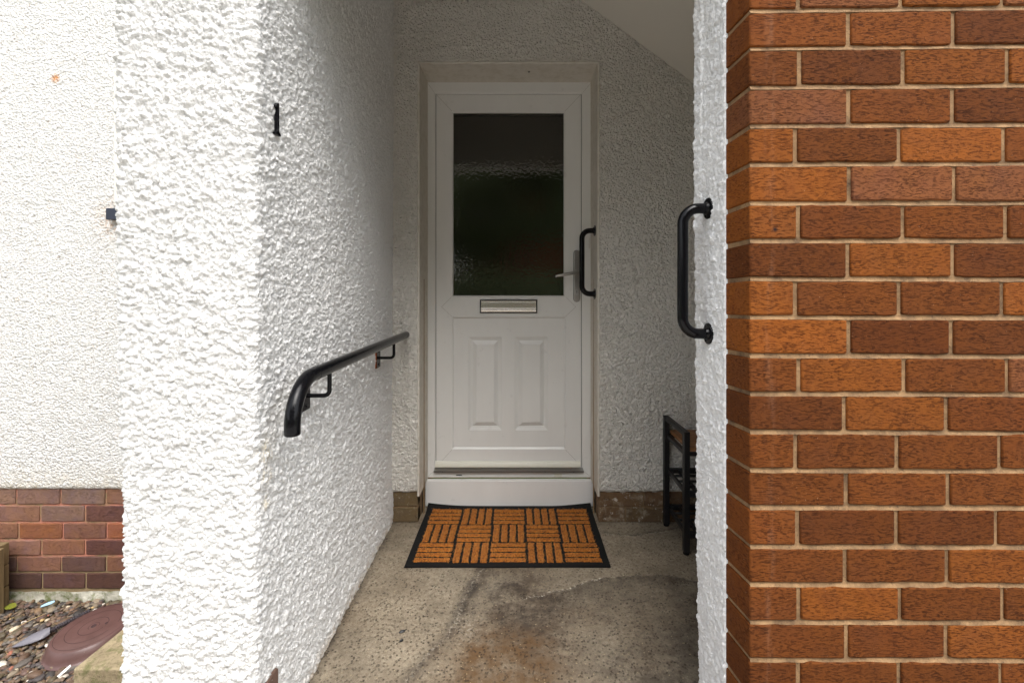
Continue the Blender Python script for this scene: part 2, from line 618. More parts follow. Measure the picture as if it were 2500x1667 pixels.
M_BLACK = mat_blackpaint('gloss_black_paint', .25)
M_RAIL = mat_blackpaint('gloss_black_rail_paint', .05, .13)
M_RUSTY = mat_blackpaint('rusting_black_paint', .45, .30)
t = NT('rust'); t.bump(t.noise(200, 4), .002)
M_RUST = t.set(t.mix(t.noise(120, 4, .7), lin(170, 90, 30), lin(70, 38, 20)), .95).m
t = NT('satin_black_steel'); M_SATIN = t.set((.010, .010, .011), .42).m
t = NT('slate_blue_black'); M_SLATE = t.set(t.mix(t.noise(60, 4), lin(44, 50, 66), lin(30, 35, 48)), .6).m

t = NT('rubber')
t.bump(t.noise(180, 3), .0012, .6)
t.p.inputs['Specular IOR Level'].default_value = .15
M_RUBBER = t.set(t.mix(t.noise(20, 4), (.005, .005, .005), (.012, .012, .012)), .75).m
t = NT('coir')
f1 = t.noise(1, 4, .7, t.mapping((420, 170, 420), t.warp(60, .02)))
c = t.mix(t.ramp(f1, [(.38, 0), (.62, 1)]), lin(112, 60, 10), lin(214, 130, 34))
c = t.mix(t.ramp(t.noise(95, 4, .75), [(.45, 0), (.62, .75)]), c, lin(84, 46, 12))
c = t.mix(t.ramp(t.noise(500, 3, .7), [(.66, 0), (.72, .7)]), c, lin(230, 180, 110))
t.bump(f1, .006, 1.0)
M_COIR = t.set(c, .95).m
t = NT('coir_fibre'); M_FIBRE = t.set(t.mix(t.noise(90, 2), lin(150, 86, 24), lin(226, 160, 80)), .9).m

# porch concrete: stain masks come as vertex attribute (r dark, g rust-brown, b pale crust line)
t = NT('worn_concrete')
base = t.mix(t.ramp(t.noise(5, 6, .65), [(.3, 0), (.72, 1)]), lin(184, 172, 150), lin(132, 121, 104))
base = t.mix(t.ramp(t.noise(60, 5, .7), [(.40, 0), (.72, .75)]), base, lin(112, 98, 82))
st = t.n('ShaderNodeSeparateColor'); t.l(t.tone(), st.inputs[0])
blot = t.ramp(t.noise(14, 7, .78), [(.34, .25), (.58, 1)])
base = t.mix(t.math('MULTIPLY', st.outputs[0], blot), base, lin(62, 57, 52))
base = t.mix(t.math('MULTIPLY', st.outputs[1], t.ramp(t.noise(17, 6, .7), [(.30, .25), (.60, 1)])), base, lin(98, 72, 44))
specks = t.ramp(t.voro(95, t.warp(90, .006)), [(.16, 1), (.40, 0)])
sel = t.ramp(t.noise(26, 4, .6), [(.36, .1), (.60, 1)])
base = t.mix(t.math('MULTIPLY', t.math('MULTIPLY', specks, sel), .92), base, lin(46, 38, 32))
ligh = t.ramp(t.voro(55, t.warp(60, .01)), [(.06, 1), (.15, 0)])
base = t.mix(t.math('MULTIPLY', ligh, .55), base, lin(196, 178, 140))
grain = t.noise(420, 3, .7)
base = t.mix(t.ramp(grain, [(.40, 0), (.62, .5)]), base, lin(80, 70, 58))
crust = t.math('MULTIPLY', st.outputs[2], t.ramp(t.noise(95, 4, .7), [(.50, 0), (.64, .8)]))
base = t.mix(crust, base, lin(214, 206, 190))
t.bump(t.math('MULTIPLY', specks, -1), .003, .8); t.bump(grain, .0025, .8); t.bump(t.noise(18, 5), .006, .5)
t.p.inputs['Specular IOR Level'].default_value = .25
M_FLOOR = t.set(base, .88).m

t = NT('cast_concrete')
c = t.mix(t.ramp(t.noise(9, 5, .65), [(.3, 0), (.7, 1)]), lin(178, 162, 130), lin(132, 118, 92))
c = t.mix(t.ramp(t.noise(90, 4, .7), [(.5, 0), (.7, .7)]), c, lin(96, 84, 64))
X, Y, Z = t.sep()
c = t.mix(t.math('MULTIPLY', t.ramp(t.noise(28, 5, .7), [(.50, 0), (.62, 1)]), .6), c, lin(92, 98, 48))
t.bump(t.noise(130, 4, .7), .004, .9)
M_CONC = t.set(c, .95).m
t = NT('mossy_footing')
c = t.mix(t.ramp(t.noise(8, 5, .65), [(.35, 0), (.65, 1)]), lin(140, 136, 118), lin(205, 202, 188))
c = t.mix(t.ramp(t.noise(22, 5, .7), [(.46, 0), (.62, .9)]), c, lin(98, 106, 52))
t.bump(t.noise(90, 5, .7), .006, .9)
M_FOOT = t.set(c, .95).m

t = NT('earth')
t.bump(t.noise(60, 5), .01)
M_EARTH = t.set(t.mix(t.noise(14, 5), lin(70, 58, 42), lin(100, 88, 60)), .95).m
t = NT('pebble_stone')
c = t.mix(t.ramp(t.noise(160, 4, .65), [(.4, 0), (.75, .6)]), t.tone(), t.mix(1.0, t.tone(), (.6, .58, .55), 'MULTIPLY'))
t.bump(t.noise(220, 3), .001, .5)
M_PEBBLE = t.set(c, .62).m

t = NT('brown_plastic')
c = t.mix(t.ramp(t.noise(14, 5, .6), [(.35, 0), (.7, 1)]), lin(98, 72, 68), lin(84, 60, 56))
c = t.mix(t.ramp(t.noise(180, 3, .7), [(.70, 0), (.76, .5)]), c, lin(180, 160, 150))
t.bump(t.noise(40, 3), .0008, .4)
M_LID = t.set(c, .38).m
t = NT('lid_groove'); M_GROOVE = t.set(lin(58, 38, 38), .6).m
t = NT('grey_plastic'); t.bump(t.noise(90, 3), .0006)
M_GREY = t.set(t.mix(t.noise(25, 4), lin(120, 118, 124), lin(98, 96, 104)), .42).m
t = NT('dark_ribbed_plastic'); M_DARKRIB = t.set(lin(58, 52, 56), .4).m
t = NT('blue_plastic'); M_BLUE = t.set(lin(150, 190, 215), .5).m
t = NT('white_scrap'); M_WHITE = t.set(lin(225, 222, 215), .7).m
t = NT('leaf_green'); t.bump(t.noise(80, 3), .002)
M_LEAFG = t.set(t.mix(t.noise(50, 3), lin(96, 112, 34), lin(126, 120, 40)), .6).m
t = NT('straw'); M_STRAW = t.set(lin(186, 160, 110), .8).m


def mat_wood(name, a, b, sc=(3, 60, 60), rough=.6):
    t = NT(name)
    g = t.noise(1, 5, .6, t.mapping(sc, t.warp(5, .02)))
    t.bump(g, .0015, .6)
    return t.set(t.mix(t.ramp(g, [(.3, 0), (.7, 1)]), a, b), rough).m


M_WOOD = mat_wood('rustic_board', lin(112, 74, 42), lin(158, 112, 70))
M_PLANTER = mat_wood('weathered_timber', lin(92, 76, 50), lin(132, 112, 78), (60, 60, 3), .85)
M_BROWNPL = mat_wood('brown_painted_plinth', lin(112, 88, 76), lin(92, 70, 60), (40, 40, 5), .75)
M_BATTEN = mat_wood('cream_batten', lin(228, 224, 214), lin(218, 212, 200), (60, 60, 3), .8)
t = NT('bark'); t.bump(t.noise(20, 5), .02)
M_BARK = t.set(t.mix(t.noise(12, 5), (.07, .055, .04), (.13, .10, .075)), .95).m
t = NT('foliage')
M_LEAF = t.set(t.mix(1.0, t.tone(), (1, 1, 1), 'MULTIPLY'), .6).m
t = NT('grass'); t.bump(t.noise(60, 4), .02)
M_LAWN = t.set(t.mix(t.noise(3, 5), (.055, .085, .025), (.085, .11, .035)), .95).m
t = NT('pale_bounce_paving')
M_PATH = t.set(t.mix(t.noise(6, 6, .7), (.44, .42, .38), (.52, .49, .44)), .9).m

# ================================================================== SETTING
DW = 2.247            # face of the house wall
XL = -0.609           # inner face of the left wall
XR = 0.495            # inner face of the right pier
DD = 2.4416           # face of the door frame
GZ = -0.38            # garden level beside the porch

tag(MB().add([(-60, -60, GZ - .02), (60, -60, GZ - .02), (60, 60, GZ - .02), (-60, 60, GZ - .02)], [(0, 1, 2, 3)]).build('ground', M_LAWN), kind='structure')
tag(MB().box(-4.2, 4.2, -4.9, .60, GZ - .1, -.004).build('path', M_PATH, bevel=.01), kind='structure')  # unseen paving, made wide and pale to bounce light into the porch


def poly_dist(X, Y, pts):
    d = np.full(X.shape, 9.0)
    side = np.zeros(X.shape)
    for (ax, ay), (bx, by) in zip(pts[:-1], pts[1:]):
        vx, vy = bx - ax, by - ay
        tt = np.clip(((X - ax) * vx + (Y - ay) * vy) / (vx * vx + vy * vy), 0, 1)
        dd = np.hypot(X - ax - tt * vx, Y - ay - tt * vy)
        s = np.sign(vx * (Y - ay) - vy * (X - ax))
        side = np.where(dd < d, s, side); d = np.minimum(d, dd)
    return d, side


def porch_floor():
    xs = steps([(-.93, -.64, .06), (-.64, 1.0, .005), (1.0, 2.1, .05)])
    ys = steps([(.60, 1.15, .05), (1.15, 2.48, .005)])
    X, Y = np.meshgrid(xs, ys, indexing='ij')
    Z = .0025 * (vnoise(X, Y, 9, 1) - .5) + .0012 * (vnoise(X, Y, 120, 2) - .5)
    g = lambda x, y: on_ground(x, y, 0)[:2]
    c1 = [g(*p) for p in ((1118, 1290), (1101, 1317), (1086, 1343), (1060, 1384), (1049, 1425), (1023, 1462), (968, 1517), (930, 1568))]
    c2 = [g(*p) for p in ((1200, 1372), (1260, 1362), (1301, 1351), (1338, 1340), (1375, 1325), (1449, 1319), (1523, 1319), (1600, 1332), (1700, 1350))]
    c3 = [g(*p) for p in ((1395, 1226), (1450, 1229), (1510, 1222), (1560, 1213))]
    wig = .012 * (vnoise(X, Y, 30, 1) - .5) + .006 * (vnoise(X, Y, 90, 3) - .5)
    d1, s1 = poly_dist(X + wig, Y + wig, c1); d2, s2 = poly_dist(X + wig, Y - wig, c2); d3, s3 = poly_dist(X, Y + wig, c3)
    inside1 = (s1 > 0).astype(float); inside2 = (s2 < 0)
    right = X > g(1200, 1372)[0] - .02
    dark = np.exp(-(d1 / .026) ** 2) * .8 + np.where(inside2 & right, .30 + .50 * np.exp(-d2 / .07), 0)
    dark += np.where(s1 > 0, .30 * np.exp(-d1 / .12), 0)
    cx, cy = g(1200, 1370)
    dark += .75 * np.exp(-(((X - cx) / .13) ** 2 + ((Y - cy) / .13) ** 2))
    mx, my = g(1180, 1425)
    dark += .40 * np.clip(vnoise(X, Y, 3.2, 3) * 1.8 - .7, 0, 1) + .25 * np.clip(vnoise(X, Y, 9, 1) * 2 - 1.0, 0, 1)
    dark += .45 * np.exp(-(((X - mx) / .16) ** 2 + ((Y - my) / .12) ** 2))
    dark += .9 * np.exp(-d3 / .02) * (s3 > 0)
    ex, ey = g(1500, 1540)
    dark += .5 * np.exp(-(((X - ex) / .14) ** 2 + ((Y - ey) / .1) ** 2))
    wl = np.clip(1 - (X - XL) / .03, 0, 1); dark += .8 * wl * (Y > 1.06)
    bx, by = g(1160, 1535)
    rust = 1.4 * np.exp(-(((X - bx) / .17) ** 2 + ((Y - by) / .15) ** 4)) + .35 * vnoise(X, Y, 6, 2) ** 2
    lx, ly = g(800, 1500)
    crust = .45 * np.exp(-(d1 / .007) ** 2) + .75 * np.exp(-(d2 / .005) ** 2) * (Y < 2) * (X < g(1380, 1325)[0]) + .35 * np.exp(-(d2 / .004) ** 2) + .7 * np.exp(-(d3 / .003) ** 2)
    crust += .35 * np.exp(-(((X - g(1075, 1440)[0]) / .05) ** 2 + ((Y - g(1075, 1440)[1]) / .07) ** 2))
    Z -= .0015 * np.exp(-(d2 / .004) ** 2)
    cols = np.clip(np.stack([dark, rust, crust], -1), 0, 1)
    P = np.stack([X, Y, Z], -1)
    tag(grid_mesh('porch_floor', P, M_FLOOR, cols=cols), kind='structure')


porch_floor()
# two black bits lying on the concrete
for (px, py, a, b) in ((924, 1449, .012, .005), (922, 1470, .007, .004)):
    x, y, z = on_ground(px, py, .003)
    m = MB().lathe([(.3, -.4), (.9, -.2), (1, .1), (.6, .6), (.15, .8)], 10, Matrix.Translation((x, y, z)) @ Matrix.Rotation(.5, 4, 'Z') @ Matrix.Diagonal((a, b, .006, 1)))
    tag(m.build('bark_chip', M_SATIN), 'larger black chip lying on the concrete left of the doormat' if a > .01 else 'smaller black crumb just in front of the larger chip on the concrete', 'debris', 'black bits on the porch floor')

# ---- porch ceiling: flat, then following the stair slope down to the right
zc = PZ(-60, DW)
x_a = PX(1340, DW) - .03 - (zc - PZ(0, DW)) / .732
zr = zc - .732 * (2.1 - x_a)
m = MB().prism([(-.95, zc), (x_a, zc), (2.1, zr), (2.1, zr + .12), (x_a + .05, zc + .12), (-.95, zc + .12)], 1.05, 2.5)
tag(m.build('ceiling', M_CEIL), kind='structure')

# ---- left rendered wall: solid pillar end and inner face with real roughcast relief
def left_wall():
    th = thing('rendered_wall', (-.77, 1.06, GZ), 'white roughcast wall end left of the porch, carrying the black handrail', 'wall')
    yF, r = 1.060, .015
    pts = []; nrm = []
    def arc(cx, cy, a0, a1, n):
        for i in range(n):
            a = a0 + (a1 - a0) * (i + .5) / n
            pts.append((cx + r * math.cos(a), cy + r * math.sin(a))); nrm.append((math.cos(a), math.sin(a)))
    XO = PX(277, yF)
    for y in steps([(yF + r, 2.24, .05)])[::-1]: pts.append((XO, y)); nrm.append((-1, 0))
    arc(XO + r, yF + r, math.pi, 1.5 * math.pi, 14)
    for x in steps([(XO + r, XL - r, .0024)]): pts.append((x, yF)); nrm.append((0, -1))
    arc(XL - r, yF + r, 1.5 * math.pi, 2 * math.pi, 14)
    for y in steps([(yF + r, 1.5, .0025), (1.5, 2.262, .0042)]): pts.append((XL, y)); nrm.append((1, 0))
    pts = np.array(pts); nrm = np.array(nrm)
    s = np.concatenate([[0], np.cumsum(np.hypot(*np.diff(pts, axis=0).T))])
    zs = steps([(GZ, -.02, .03), (-.02, 1.9, .0026), (1.9, 2.62, .0048), (2.62, 2.95, .05)])
    S, Z = np.meshgrid(s, zs, indexing='ij')
    wob = .012 * (vnoise(S, Z, 2.2, 1) - .5)
    h = roughcast(S * 1.12, Z * 1.12)
    amp = .0070 * np.clip(1.25 - .35 * (pts[:, 1] - 1.06), .8, 1.2)[:, None]
    d = amp * h + wob
    X = pts[:, 0][:, None] + nrm[:, 0][:, None] * d
    Y = pts[:, 1][:, None] + nrm[:, 1][:, None] * d
    lean = (1.0 - Z) * .0058 * np.clip((-.60 - pts[:, 0]) / .3, 0, 1)[:, None]
    P = np.stack([X + lean, Y, Z], -1)
    P[-1, :, 1] = 2.262
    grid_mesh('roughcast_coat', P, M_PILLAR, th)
    MB().box(XO + .01, XL + .0075, yF - .008, 1.152, GZ, .203).build('plinth', M_BROWNPL, th, bevel=.003)
    return th


left_wall()

# ---- lintel closing the top of the porch opening (above the picture)
tag(MB().box(-.94, 2.1, 1.075, 1.20, 2.13, 2.9).build('porch_lintel', M_CEIL, bevel=.01), 'rendered beam across the top of the porch opening', 'beam')

# ---- house wall outside, left of the pillar
th = thing('house_wall', (-2.5, DW, GZ), 'bright white rendered house wall behind the gravel at the left edge', 'wall')
zb = PZ(1122, DW)
xs = steps([(-7, -2.75, .15), (-2.75, -.9, .006)]); zs = steps([(zb, 2.75, .006), (2.75, 3.4, .1)])
X, Z = np.meshgrid(xs, zs, indexing='ij')
h = roughcast(X * .9, Z * .9)
edge = np.exp(-(Z - zb) / .006)
Y = DW - .010 - .0036 * h + edge * .012
zz = Z + np.where(Z < zb + .003, .004 * (vnoise(X, Z, 60, 1) - .5), 0)
grid_mesh('render_coat', np.stack([X, Y, zz], -1), M_HOUSE, th)
MB().box(-7, -.9, DW + .005, 2.6, GZ - .1, 3.4).build('masonry', M_PINKMORTAR, th)

mb = MB()
rowsy = [1119, 1159, 1199, 1238, 1275.6, 1313.7, 1352.5]
rowx = [(38, 139.5, 243), (92.5, 195.6), (42.5, 144.6, 245.6), (95, 195.6), (39, 141, 244), (97, 197)]
rowc = [[(134, 104, 92), (130, 100, 90), (128, 102, 92), (134, 98, 82)], [(134, 98, 84), (128, 100, 90), (104, 72, 66)],
        [(130, 92, 76), (140, 90, 64), (126, 88, 74), (148, 92, 68)], [(142, 104, 90), (136, 94, 76), (98, 66, 60)],
        [(102, 76, 68), (134, 96, 82), (100, 74, 68), (126, 88, 72)], [(92, 68, 62), (98, 70, 64), (88, 62, 56)]]
for i in range(6):
    z1 = PZ(rowsy[i], DW) - .005; z0 = PZ(rowsy[i + 1], DW) + .005
    js = [PX(v, DW) for v in rowx[i]]
    ed = [js[0] - .225 * k for k in range(18, 0, -1)] + js
    while ed[-1] < -1.0: ed.append(ed[-1] + .225)
    nl = 18 - 0
    for k in range(len(ed) - 1):
        ci = k - (nl - 1)
        c = rowc[i][ci] if 0 <= ci < len(rowc[i]) else random.choice(rowc[i])
        mb.col = lin(*c, k=.95)
        j = random.uniform(-.0012, .0012)
        mb.wavy_brick(ed[k] + .005, ed[k + 1] - .005, DW - .001 + j, DW + .04, z0, z0, z1, z1, i * 70 + k, amp=.0013)
mb.build('brick_plinth', M_OLDBRICK, th, bevel=.003, color=True)
zf = PZ(1353, DW)
xs = steps([(-2.9, -.93, .01)]); zs = steps([(GZ - .05, zf, .008)])
X, Z = np.meshgrid(xs, zs, indexing='ij')
Y = DW - .014 + .010 * (vnoise(X, Z, 14, 1) - .5) + .006 * (vnoise(X, Z, 60, 2) - .5)
Zt = Z + np.where(Z > zf - .004, .010 * (vnoise(X, Z, 20, 3) - .5), 0)
grid_mesh('concrete_footing', np.stack([X, Y, Zt], -1), M_FOOT, th)

# ---- back wall of the porch with the door opening
OX0, OX1 = PX(960.5, DW), PX(1375.5, DW)
OZ = PZ(146, DW)
th = thing('porch_back_wall', (0, DW, 0), 'cream thrown-render wall around the white front door', 'wall')
zp = PZ(1128, DW)


def patch(x0, x1, z0, z1, jag=False):
    xs = steps([(x0, x1, .0045)]); zs = steps([(z0, z1, .0045)])
    X, Z = np.meshgrid(xs, zs, indexing='ij')
    h = roughcast(X * .8 + 3, Z * .8)
    Y = DW - .012 - .0052 * h - .006 * (vnoise(X, Z, 5, 1) - .5)
    if jag:
        e = np.exp(-(Z - z0) / .006)
        Y = Y + e * .010
        Z = Z + np.where(Z < z0 + .003, .012 * (vnoise(X, Z, 45, 1) - .5) + .010 * (vnoise(X, Z, 13, 2) - .5), 0)
    return np.stack([X, Y, Z], -1)


grid_mesh('render_coat', patch(XL - .02, OX0, zp, OZ, True), M_BACK, th)
grid_mesh('render_coat', patch(OX1, 2.1, zp, OZ, True), M_BACK, th)
grid_mesh('render_coat', patch(XL - .02, 2.1, OZ, 2.78), M_BACK, th)
m = MB()
m.box(-.95, OX0 + .0, DW + .002, 2.62, -.1, OZ); m.box(OX1, 2.1, DW + .002, 2.62, -.1, OZ); m.box(-.95, 2.1, DW + .002, 2.62, OZ + .0, 2.9)
m.build('masonry', M_BROWNMORTAR, th)
# smooth reveals
m = MB()
for (a, b) in ((OX0 - .003, OX0 + .010), (OX1 - .010, OX1 + .003)):
    m.box(a, b, DW - .016, DD + .05, zp - .02, OZ)
m.box(OX0 - .003, OX1 + .003, DW - .016, DD + .05, OZ - .008, OZ + .004)
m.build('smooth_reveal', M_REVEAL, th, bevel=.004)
m = MB()
for (a, b, cs) in ((XL, OX0 + .004, [(104, 86, 60), (112, 92, 66)]), (OX1 - .004, 2.1, [(112, 86, 62), (100, 80, 58)])):
    for i, (z0, z1) in enumerate(((.002, .072), (.080, zp + .012))):
        x = a; w = .225 if i else .135
        if a < 0: w = .3
        while x < b:
            x2 = min(b, x + w)
            m.col = lin(*random.choice(cs))
            m.wavy_brick(x + .003, x2 - .004, DW - .004, DW + .05, z0, z0, z1, z1, int(x * 1000) + i, amp=.0014)
            x = x2; w = .225
m.build('brick_plinth', M_SPLASHED, th, bevel=.003, color=True)

# ---- right pier: orange brick front, brick return, white render behind it
def brick_pier():
    th = thing('brick_wall', (1.0, .984, GZ), 'orange brown brick wall with sand mortar filling the right side', 'wall')
    D0 = .984
    xc, xr, yr = PX(1722, D0), XR, 1.064
    J = [-154, -64, 25, 111.5, 201, 289.6, 378, 467, 553, 640, 728, 817, 904, 992, 1080, 1165, 1255, 1342, 1428, 1515, 1602, 1690, 1778, 1866, 1954, 2042, 2130, 2218]
    first = -2                        # row number of J[0]..J[1]
    VJ = {0: (1950, 2191), 1: (1837.6, 2076, 2315.6), 2: (1951, 2189.6), 3: (1828, 2066, 2306.6), 4: (1952, 2193), 5: (1835, 2075, 2312),
          6: (1948.5, 2189.6), 7: (1828, 2066.5, 2303), 8: (1951, 2186.5), 9: (1835.5, 2077.7, 2314.5), 10: (1940, 2175), 11: (1828, 2061.7, 2297),
          12: (1945, 2179), 13: (1833, 2060, 2289), 14: (1942, 2176.6), 15: (1835.5, 2068, 2304), 16: (1945, 2174.6), 17: (1835, 2066, 2299), 18: (1948, 2182)}
    TN = {0: 'MMD', 1: 'MDOO', 2: 'PMD', 3: 'OMOM', 4: 'OPP', 5: 'ODMD', 6: 'DOD', 7: 'OMMO', 8: 'OND', 9: 'MOMP', 10: 'DOD', 11: 'MMMM',
          12: 'MMM', 13: 'MDDM', 14: 'MMO', 15: 'MOMM', 16: 'MDO', 17: 'DMMM', 18: 'MMM'}
    TC = {'O': (194, 112, 50), 'P': (190, 118, 76), 'M': (168, 96, 46), 'D': (152, 86, 42), 'N': (138, 76, 36)}
    rr = random.Random(3)
    mb = MB()
    skew = lambda py: (-8 * (560 - py) / 560 if py < 560 else 2.0)
    for i in range(len(J) - 1):
        row = first + i
        vj = VJ.get(row, (1835, 2070, 2303) if row % 2 else (1948, 2185))
        ed = [xc] + [PX(v, D0) for v in vj]
        while ed[-1] < 2.1: ed.append(ed[-1] + .2255)
        tn = TN.get(row, '')
        for k in range(len(ed) - 1):
            ch = tn[k] if k < len(tn) else rr.choice('OMMDP')
            c = TC[ch]; f = rr.uniform(.92, 1.07)
            mb.col = lin(*[min(255, v * f) for v in c], k=.36)
            xa = ed[k] + (.0047 if k else 0); xb = ed[k + 1] - .0047
            jt = lambda: rr.uniform(-.0013, .0013)
            def zt(x, py):
                px = CX + x / D0 * F
                return PZ(py + skew(py) * (px - 1722) / 630, D0)
            ta, tb = zt(xa, J[i]) - .0049 + jt(), zt(xb, J[i]) - .0049 + jt()
            ba, bb = zt(xa, J[i + 1]) + .0046 + jt(), zt(xb, J[i + 1]) + .0046 + jt()
            y = D0 + rr.uniform(-.001, .001)
            n = 1
            if k == 0:
                dz = -.0048
                mb.hexa([(xa, y, ba), (xb, y, bb), (xb, yr, bb), (xr, yr + .02, ba + dz), (xa, y, ta), (xb, y, tb), (xb, yr, tb), (xr, yr + .02, ta + dz)])
            else:
                mb.wavy_brick(xa, xb, y, y + .06, ba, bb, ta, tb, i * 50 + k)
    mb.build('brick_courses', M_BRICK, th, bevel=.0035, seg=2, color=True)
    # mortar bed 4 mm behind the brick faces
    m = MB()
    z0, z1 = PZ(2218, D0), PZ(-154, D0)
    m.hexa([(xc + .004, D0 + .0042, z0), (2.1, D0 + .0042, z0), (2.1, 1.0782, z0), (xr + .0045, 1.0782, z0),
            (xc + .004, D0 + .0042, z1), (2.1, D0 + .0042, z1), (2.1, 1.0782, z1), (xr + .0045, 1.0782, z1)])
    rj = random.Random(9)
    for i in range(1, len(J) - 1):
        n = 60; vs = []
        for j in range(n + 1):
            x = xc + .002 + (2.1 - xc) * j / n
            zc = PZ(J[i] + skew(J[i]) * (CX + x / D0 * F - 1722) / 630, D0)
            vs += [(x, D0 + .0070 + rj.uniform(-.001, .001), zc + .0066), (x, D0 + .0006 + rj.uniform(-.0006, .0010), zc - .0052 + rj.uniform(-.0008, .0008)), (x, D0 + .012, zc - .0075)]
        m.add(vs, [(3 * j + k, 3 * j + 3 + k, 3 * j + 4 + k, 3 * j + 1 + k) for j in range(n) for k in (0, 1)])
    m.build('mortar', M_MORTAR, th)
    # rendered inner face of the pier, rounded far arris
    r = .012
    yE = PX(1597, 1) and XR * F / (1598 - CX)
    pts = []; nrm = []
    for x in (2.1, 1.2, .8, .6, XR + .04)[::1]: pts.append((x, yE)); nrm.append((0, 1))
    for x in steps([(XR + r, XR + .04, .003)])[::-1]: pts.append((x, yE)); nrm.append((0, 1))
    for k in range(8):
        a = math.pi / 2 + (k + .5) / 8 * math.pi / 2
        pts.append((XR + r + r * math.cos(a), yE - r + r * math.sin(a))); nrm.append((math.cos(a), math.sin(a)))
    for y in steps([(yr + .012, yE - r, .0022)])[::-1]: pts.append((XR, y)); nrm.append((-1, 0))
    pts += [(XR + .010, yr + .0115), (XR + .03, yr + .0113)]; nrm += [(-.7, -.7), (0, -1)]
    pts = np.array(pts); nrm = np.array(nrm)
    s = np.concatenate([[0], np.cumsum(np.hypot(*np.diff(pts, axis=0).T))])
    zs = steps([(GZ, .0, .04), (0, 2.15, .0024), (2.15, 2.3, .05)])
    S, Z = np.meshgrid(s, zs, indexing='ij')
    h = roughcast(S * .95 + 5, Z * .95)
    w = np.clip((1.25 - np.abs(pts[:, 0] - XR) * 0), 0, 1)[:, None]
    d = (.0056 * h + .006 * (vnoise(S, Z, 5, 2) - .5)) * w
    d[-2:] = 0
    lean = (1.0 - Z) * .0075
    X = pts[:, 0][:, None] + nrm[:, 0][:, None] * d + np.where(pts[:, 1] > 1.2, 1, .2)[:, None] * lean
    Y = pts[:, 1][:, None] + nrm[:, 1][:, None] * d
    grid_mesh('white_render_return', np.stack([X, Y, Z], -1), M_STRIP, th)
    MB().box(XR + .022, 2.1, yr + .008, yE - .014, GZ, 2.1).build('pier_core', M_CEIL, th)
    MB().box(1.46, 1.58, yE - .02, 2.26, 0, 2.9).build('side_wall', M_BACK, th)  # hidden end wall, set closer in to bounce light into the porch


brick_pier()

# ================================================================== FRONT DOOR
sdr = F / DD


def dx(x): return (x - CX) / sdr
def dz(y): return CAMH - (y - CY) / sdr


door = thing('front_door', (0, DD, 0), 'white plastic front door with dark rippled glass above two raised panels', 'door')
# lining strips between reveal and frame
m = MB()
lx0, lx1, lz = dx(980), dx(1359.5), dz(189)
for (a, b) in ((OX0 + .009, lx0), (lx1, OX1 - .009)):
    x_in = lx0 if b == lx0 else lx1
    m.box(min(a, x_in), max(b, x_in), 2.335, DD + .02, .0, lz + .02)
m.box(OX0 + .009, OX1 - .009, 2.335, DD + .02, lz, OZ - .007)
m.build('lining', M_TRIM, door, bevel=.004, seg=3)
# sealant lines
m = MB()
for x in (OX0 + .0105, OX1 - .0105): m.tube([(x, 2.335, .0), (x, 2.335, .5), (x + .001, 2.335, 1.2)], [.0035, .003, .0018], 6)
for x in (lx0 + .001, lx1 - .001): m.tube([(x, DD - .001, .0), (x, DD - .001, .35), (x, DD - .001, 1.0)], [.0028, .0022, .0010], 6)
m.tube([(lx0, DD - .002, dz(1095.5)), (lx1, DD - .002, dz(1095.5))], .0016, 6)
m.build('sealant', M_SEAL, door)
# outer frame
m = MB()
fz0 = dz(1095.5)
gx0, gx1, gz0, gz1 = dx(1000.5), dx(1336.0), dz(1080), dz(216.5)
prof = [(0, DD + .06), (0, DD + .0), (.004, DD - .004), (.040, DD - .004), (.0475, DD + .001), (.0475, DD + .05)]
m.ring(lx0, lx1, fz0, lz, [(0, DD + .06), (0, DD), (.003, DD - .003)])
# frame face as mitred quads up to the leaf gap
o4 = [(lx0 + .003, fz0 + .003), (lx1 - .003, fz0 + .003), (lx1 - .003, lz - .003), (lx0 + .003, lz - .003)]
i4 = [(gx0 - .006, gz0 - .001), (gx1 + .006, gz0 - .001), (gx1 + .006, gz1 + .006), (gx0 - .006, gz1 + .006)]
j4 = [(gx0, gz0), (gx1, gz0), (gx1, gz1), (gx0, gz1)]
vs = [(x, DD - .003, z) for x, z in o4] + [(x, DD - .003, z) for x, z in i4] + [(x, DD + .002, z) for x, z in j4] + [(x, DD + .05, z) for x, z in j4]
fs = []
for a in (0, 4, 8):
    for k in range(4): fs.append((a + k, a + (k + 1) % 4, a + 4 + (k + 1) % 4, a + 4 + k))
m.add(vs, fs)
frame = m.build('frame', M_UPVC, door, smooth=30)
m = MB()
for (a, b) in (((lx0 + .003, fz0 + .003), (gx0 - .006, gz0)), ((lx1 - .003, fz0 + .003), (gx1 + .006, gz0)), ((lx0 + .003, lz - .003), (gx0 - .006, gz1 + .006)), ((lx1 - .003, lz - .003), (gx1 + .006, gz1 + .006))):
    m.bar((a[0], DD - .0030, a[1]), (b[0], DD - .0030, b[1]), .0009, .0008, up=(0, 1, 0))
m.build('weld_line', M_SEAM, frame)
MB().box(dx(1048), dx(1061), DD - .0036, DD, dz(1091.0), dz(1088.8)).build('drain_slot', M_GASKET, frame)
m = MB()
cxx, czz = dx(1282), dz(1089.3)
pts = [(cxx + s * .0135 + .008 * math.cos(a), czz + .008 * math.sin(a)) for s, a0 in ((1, -math.pi / 2), (-1, math.pi / 2)) for a in [a0 + math.pi * i / 8 for i in range(9)]]
m.prism(pts, DD - .006, DD - .001)
m.build('drain_cap', M_BAR, frame, bevel=.001)
MB().box(dx(1352), dx(1360.4), DD - .020, DD - .002, dz(571), dz(546)).build('lock_keep', M_TRIM, frame, bevel=.002)
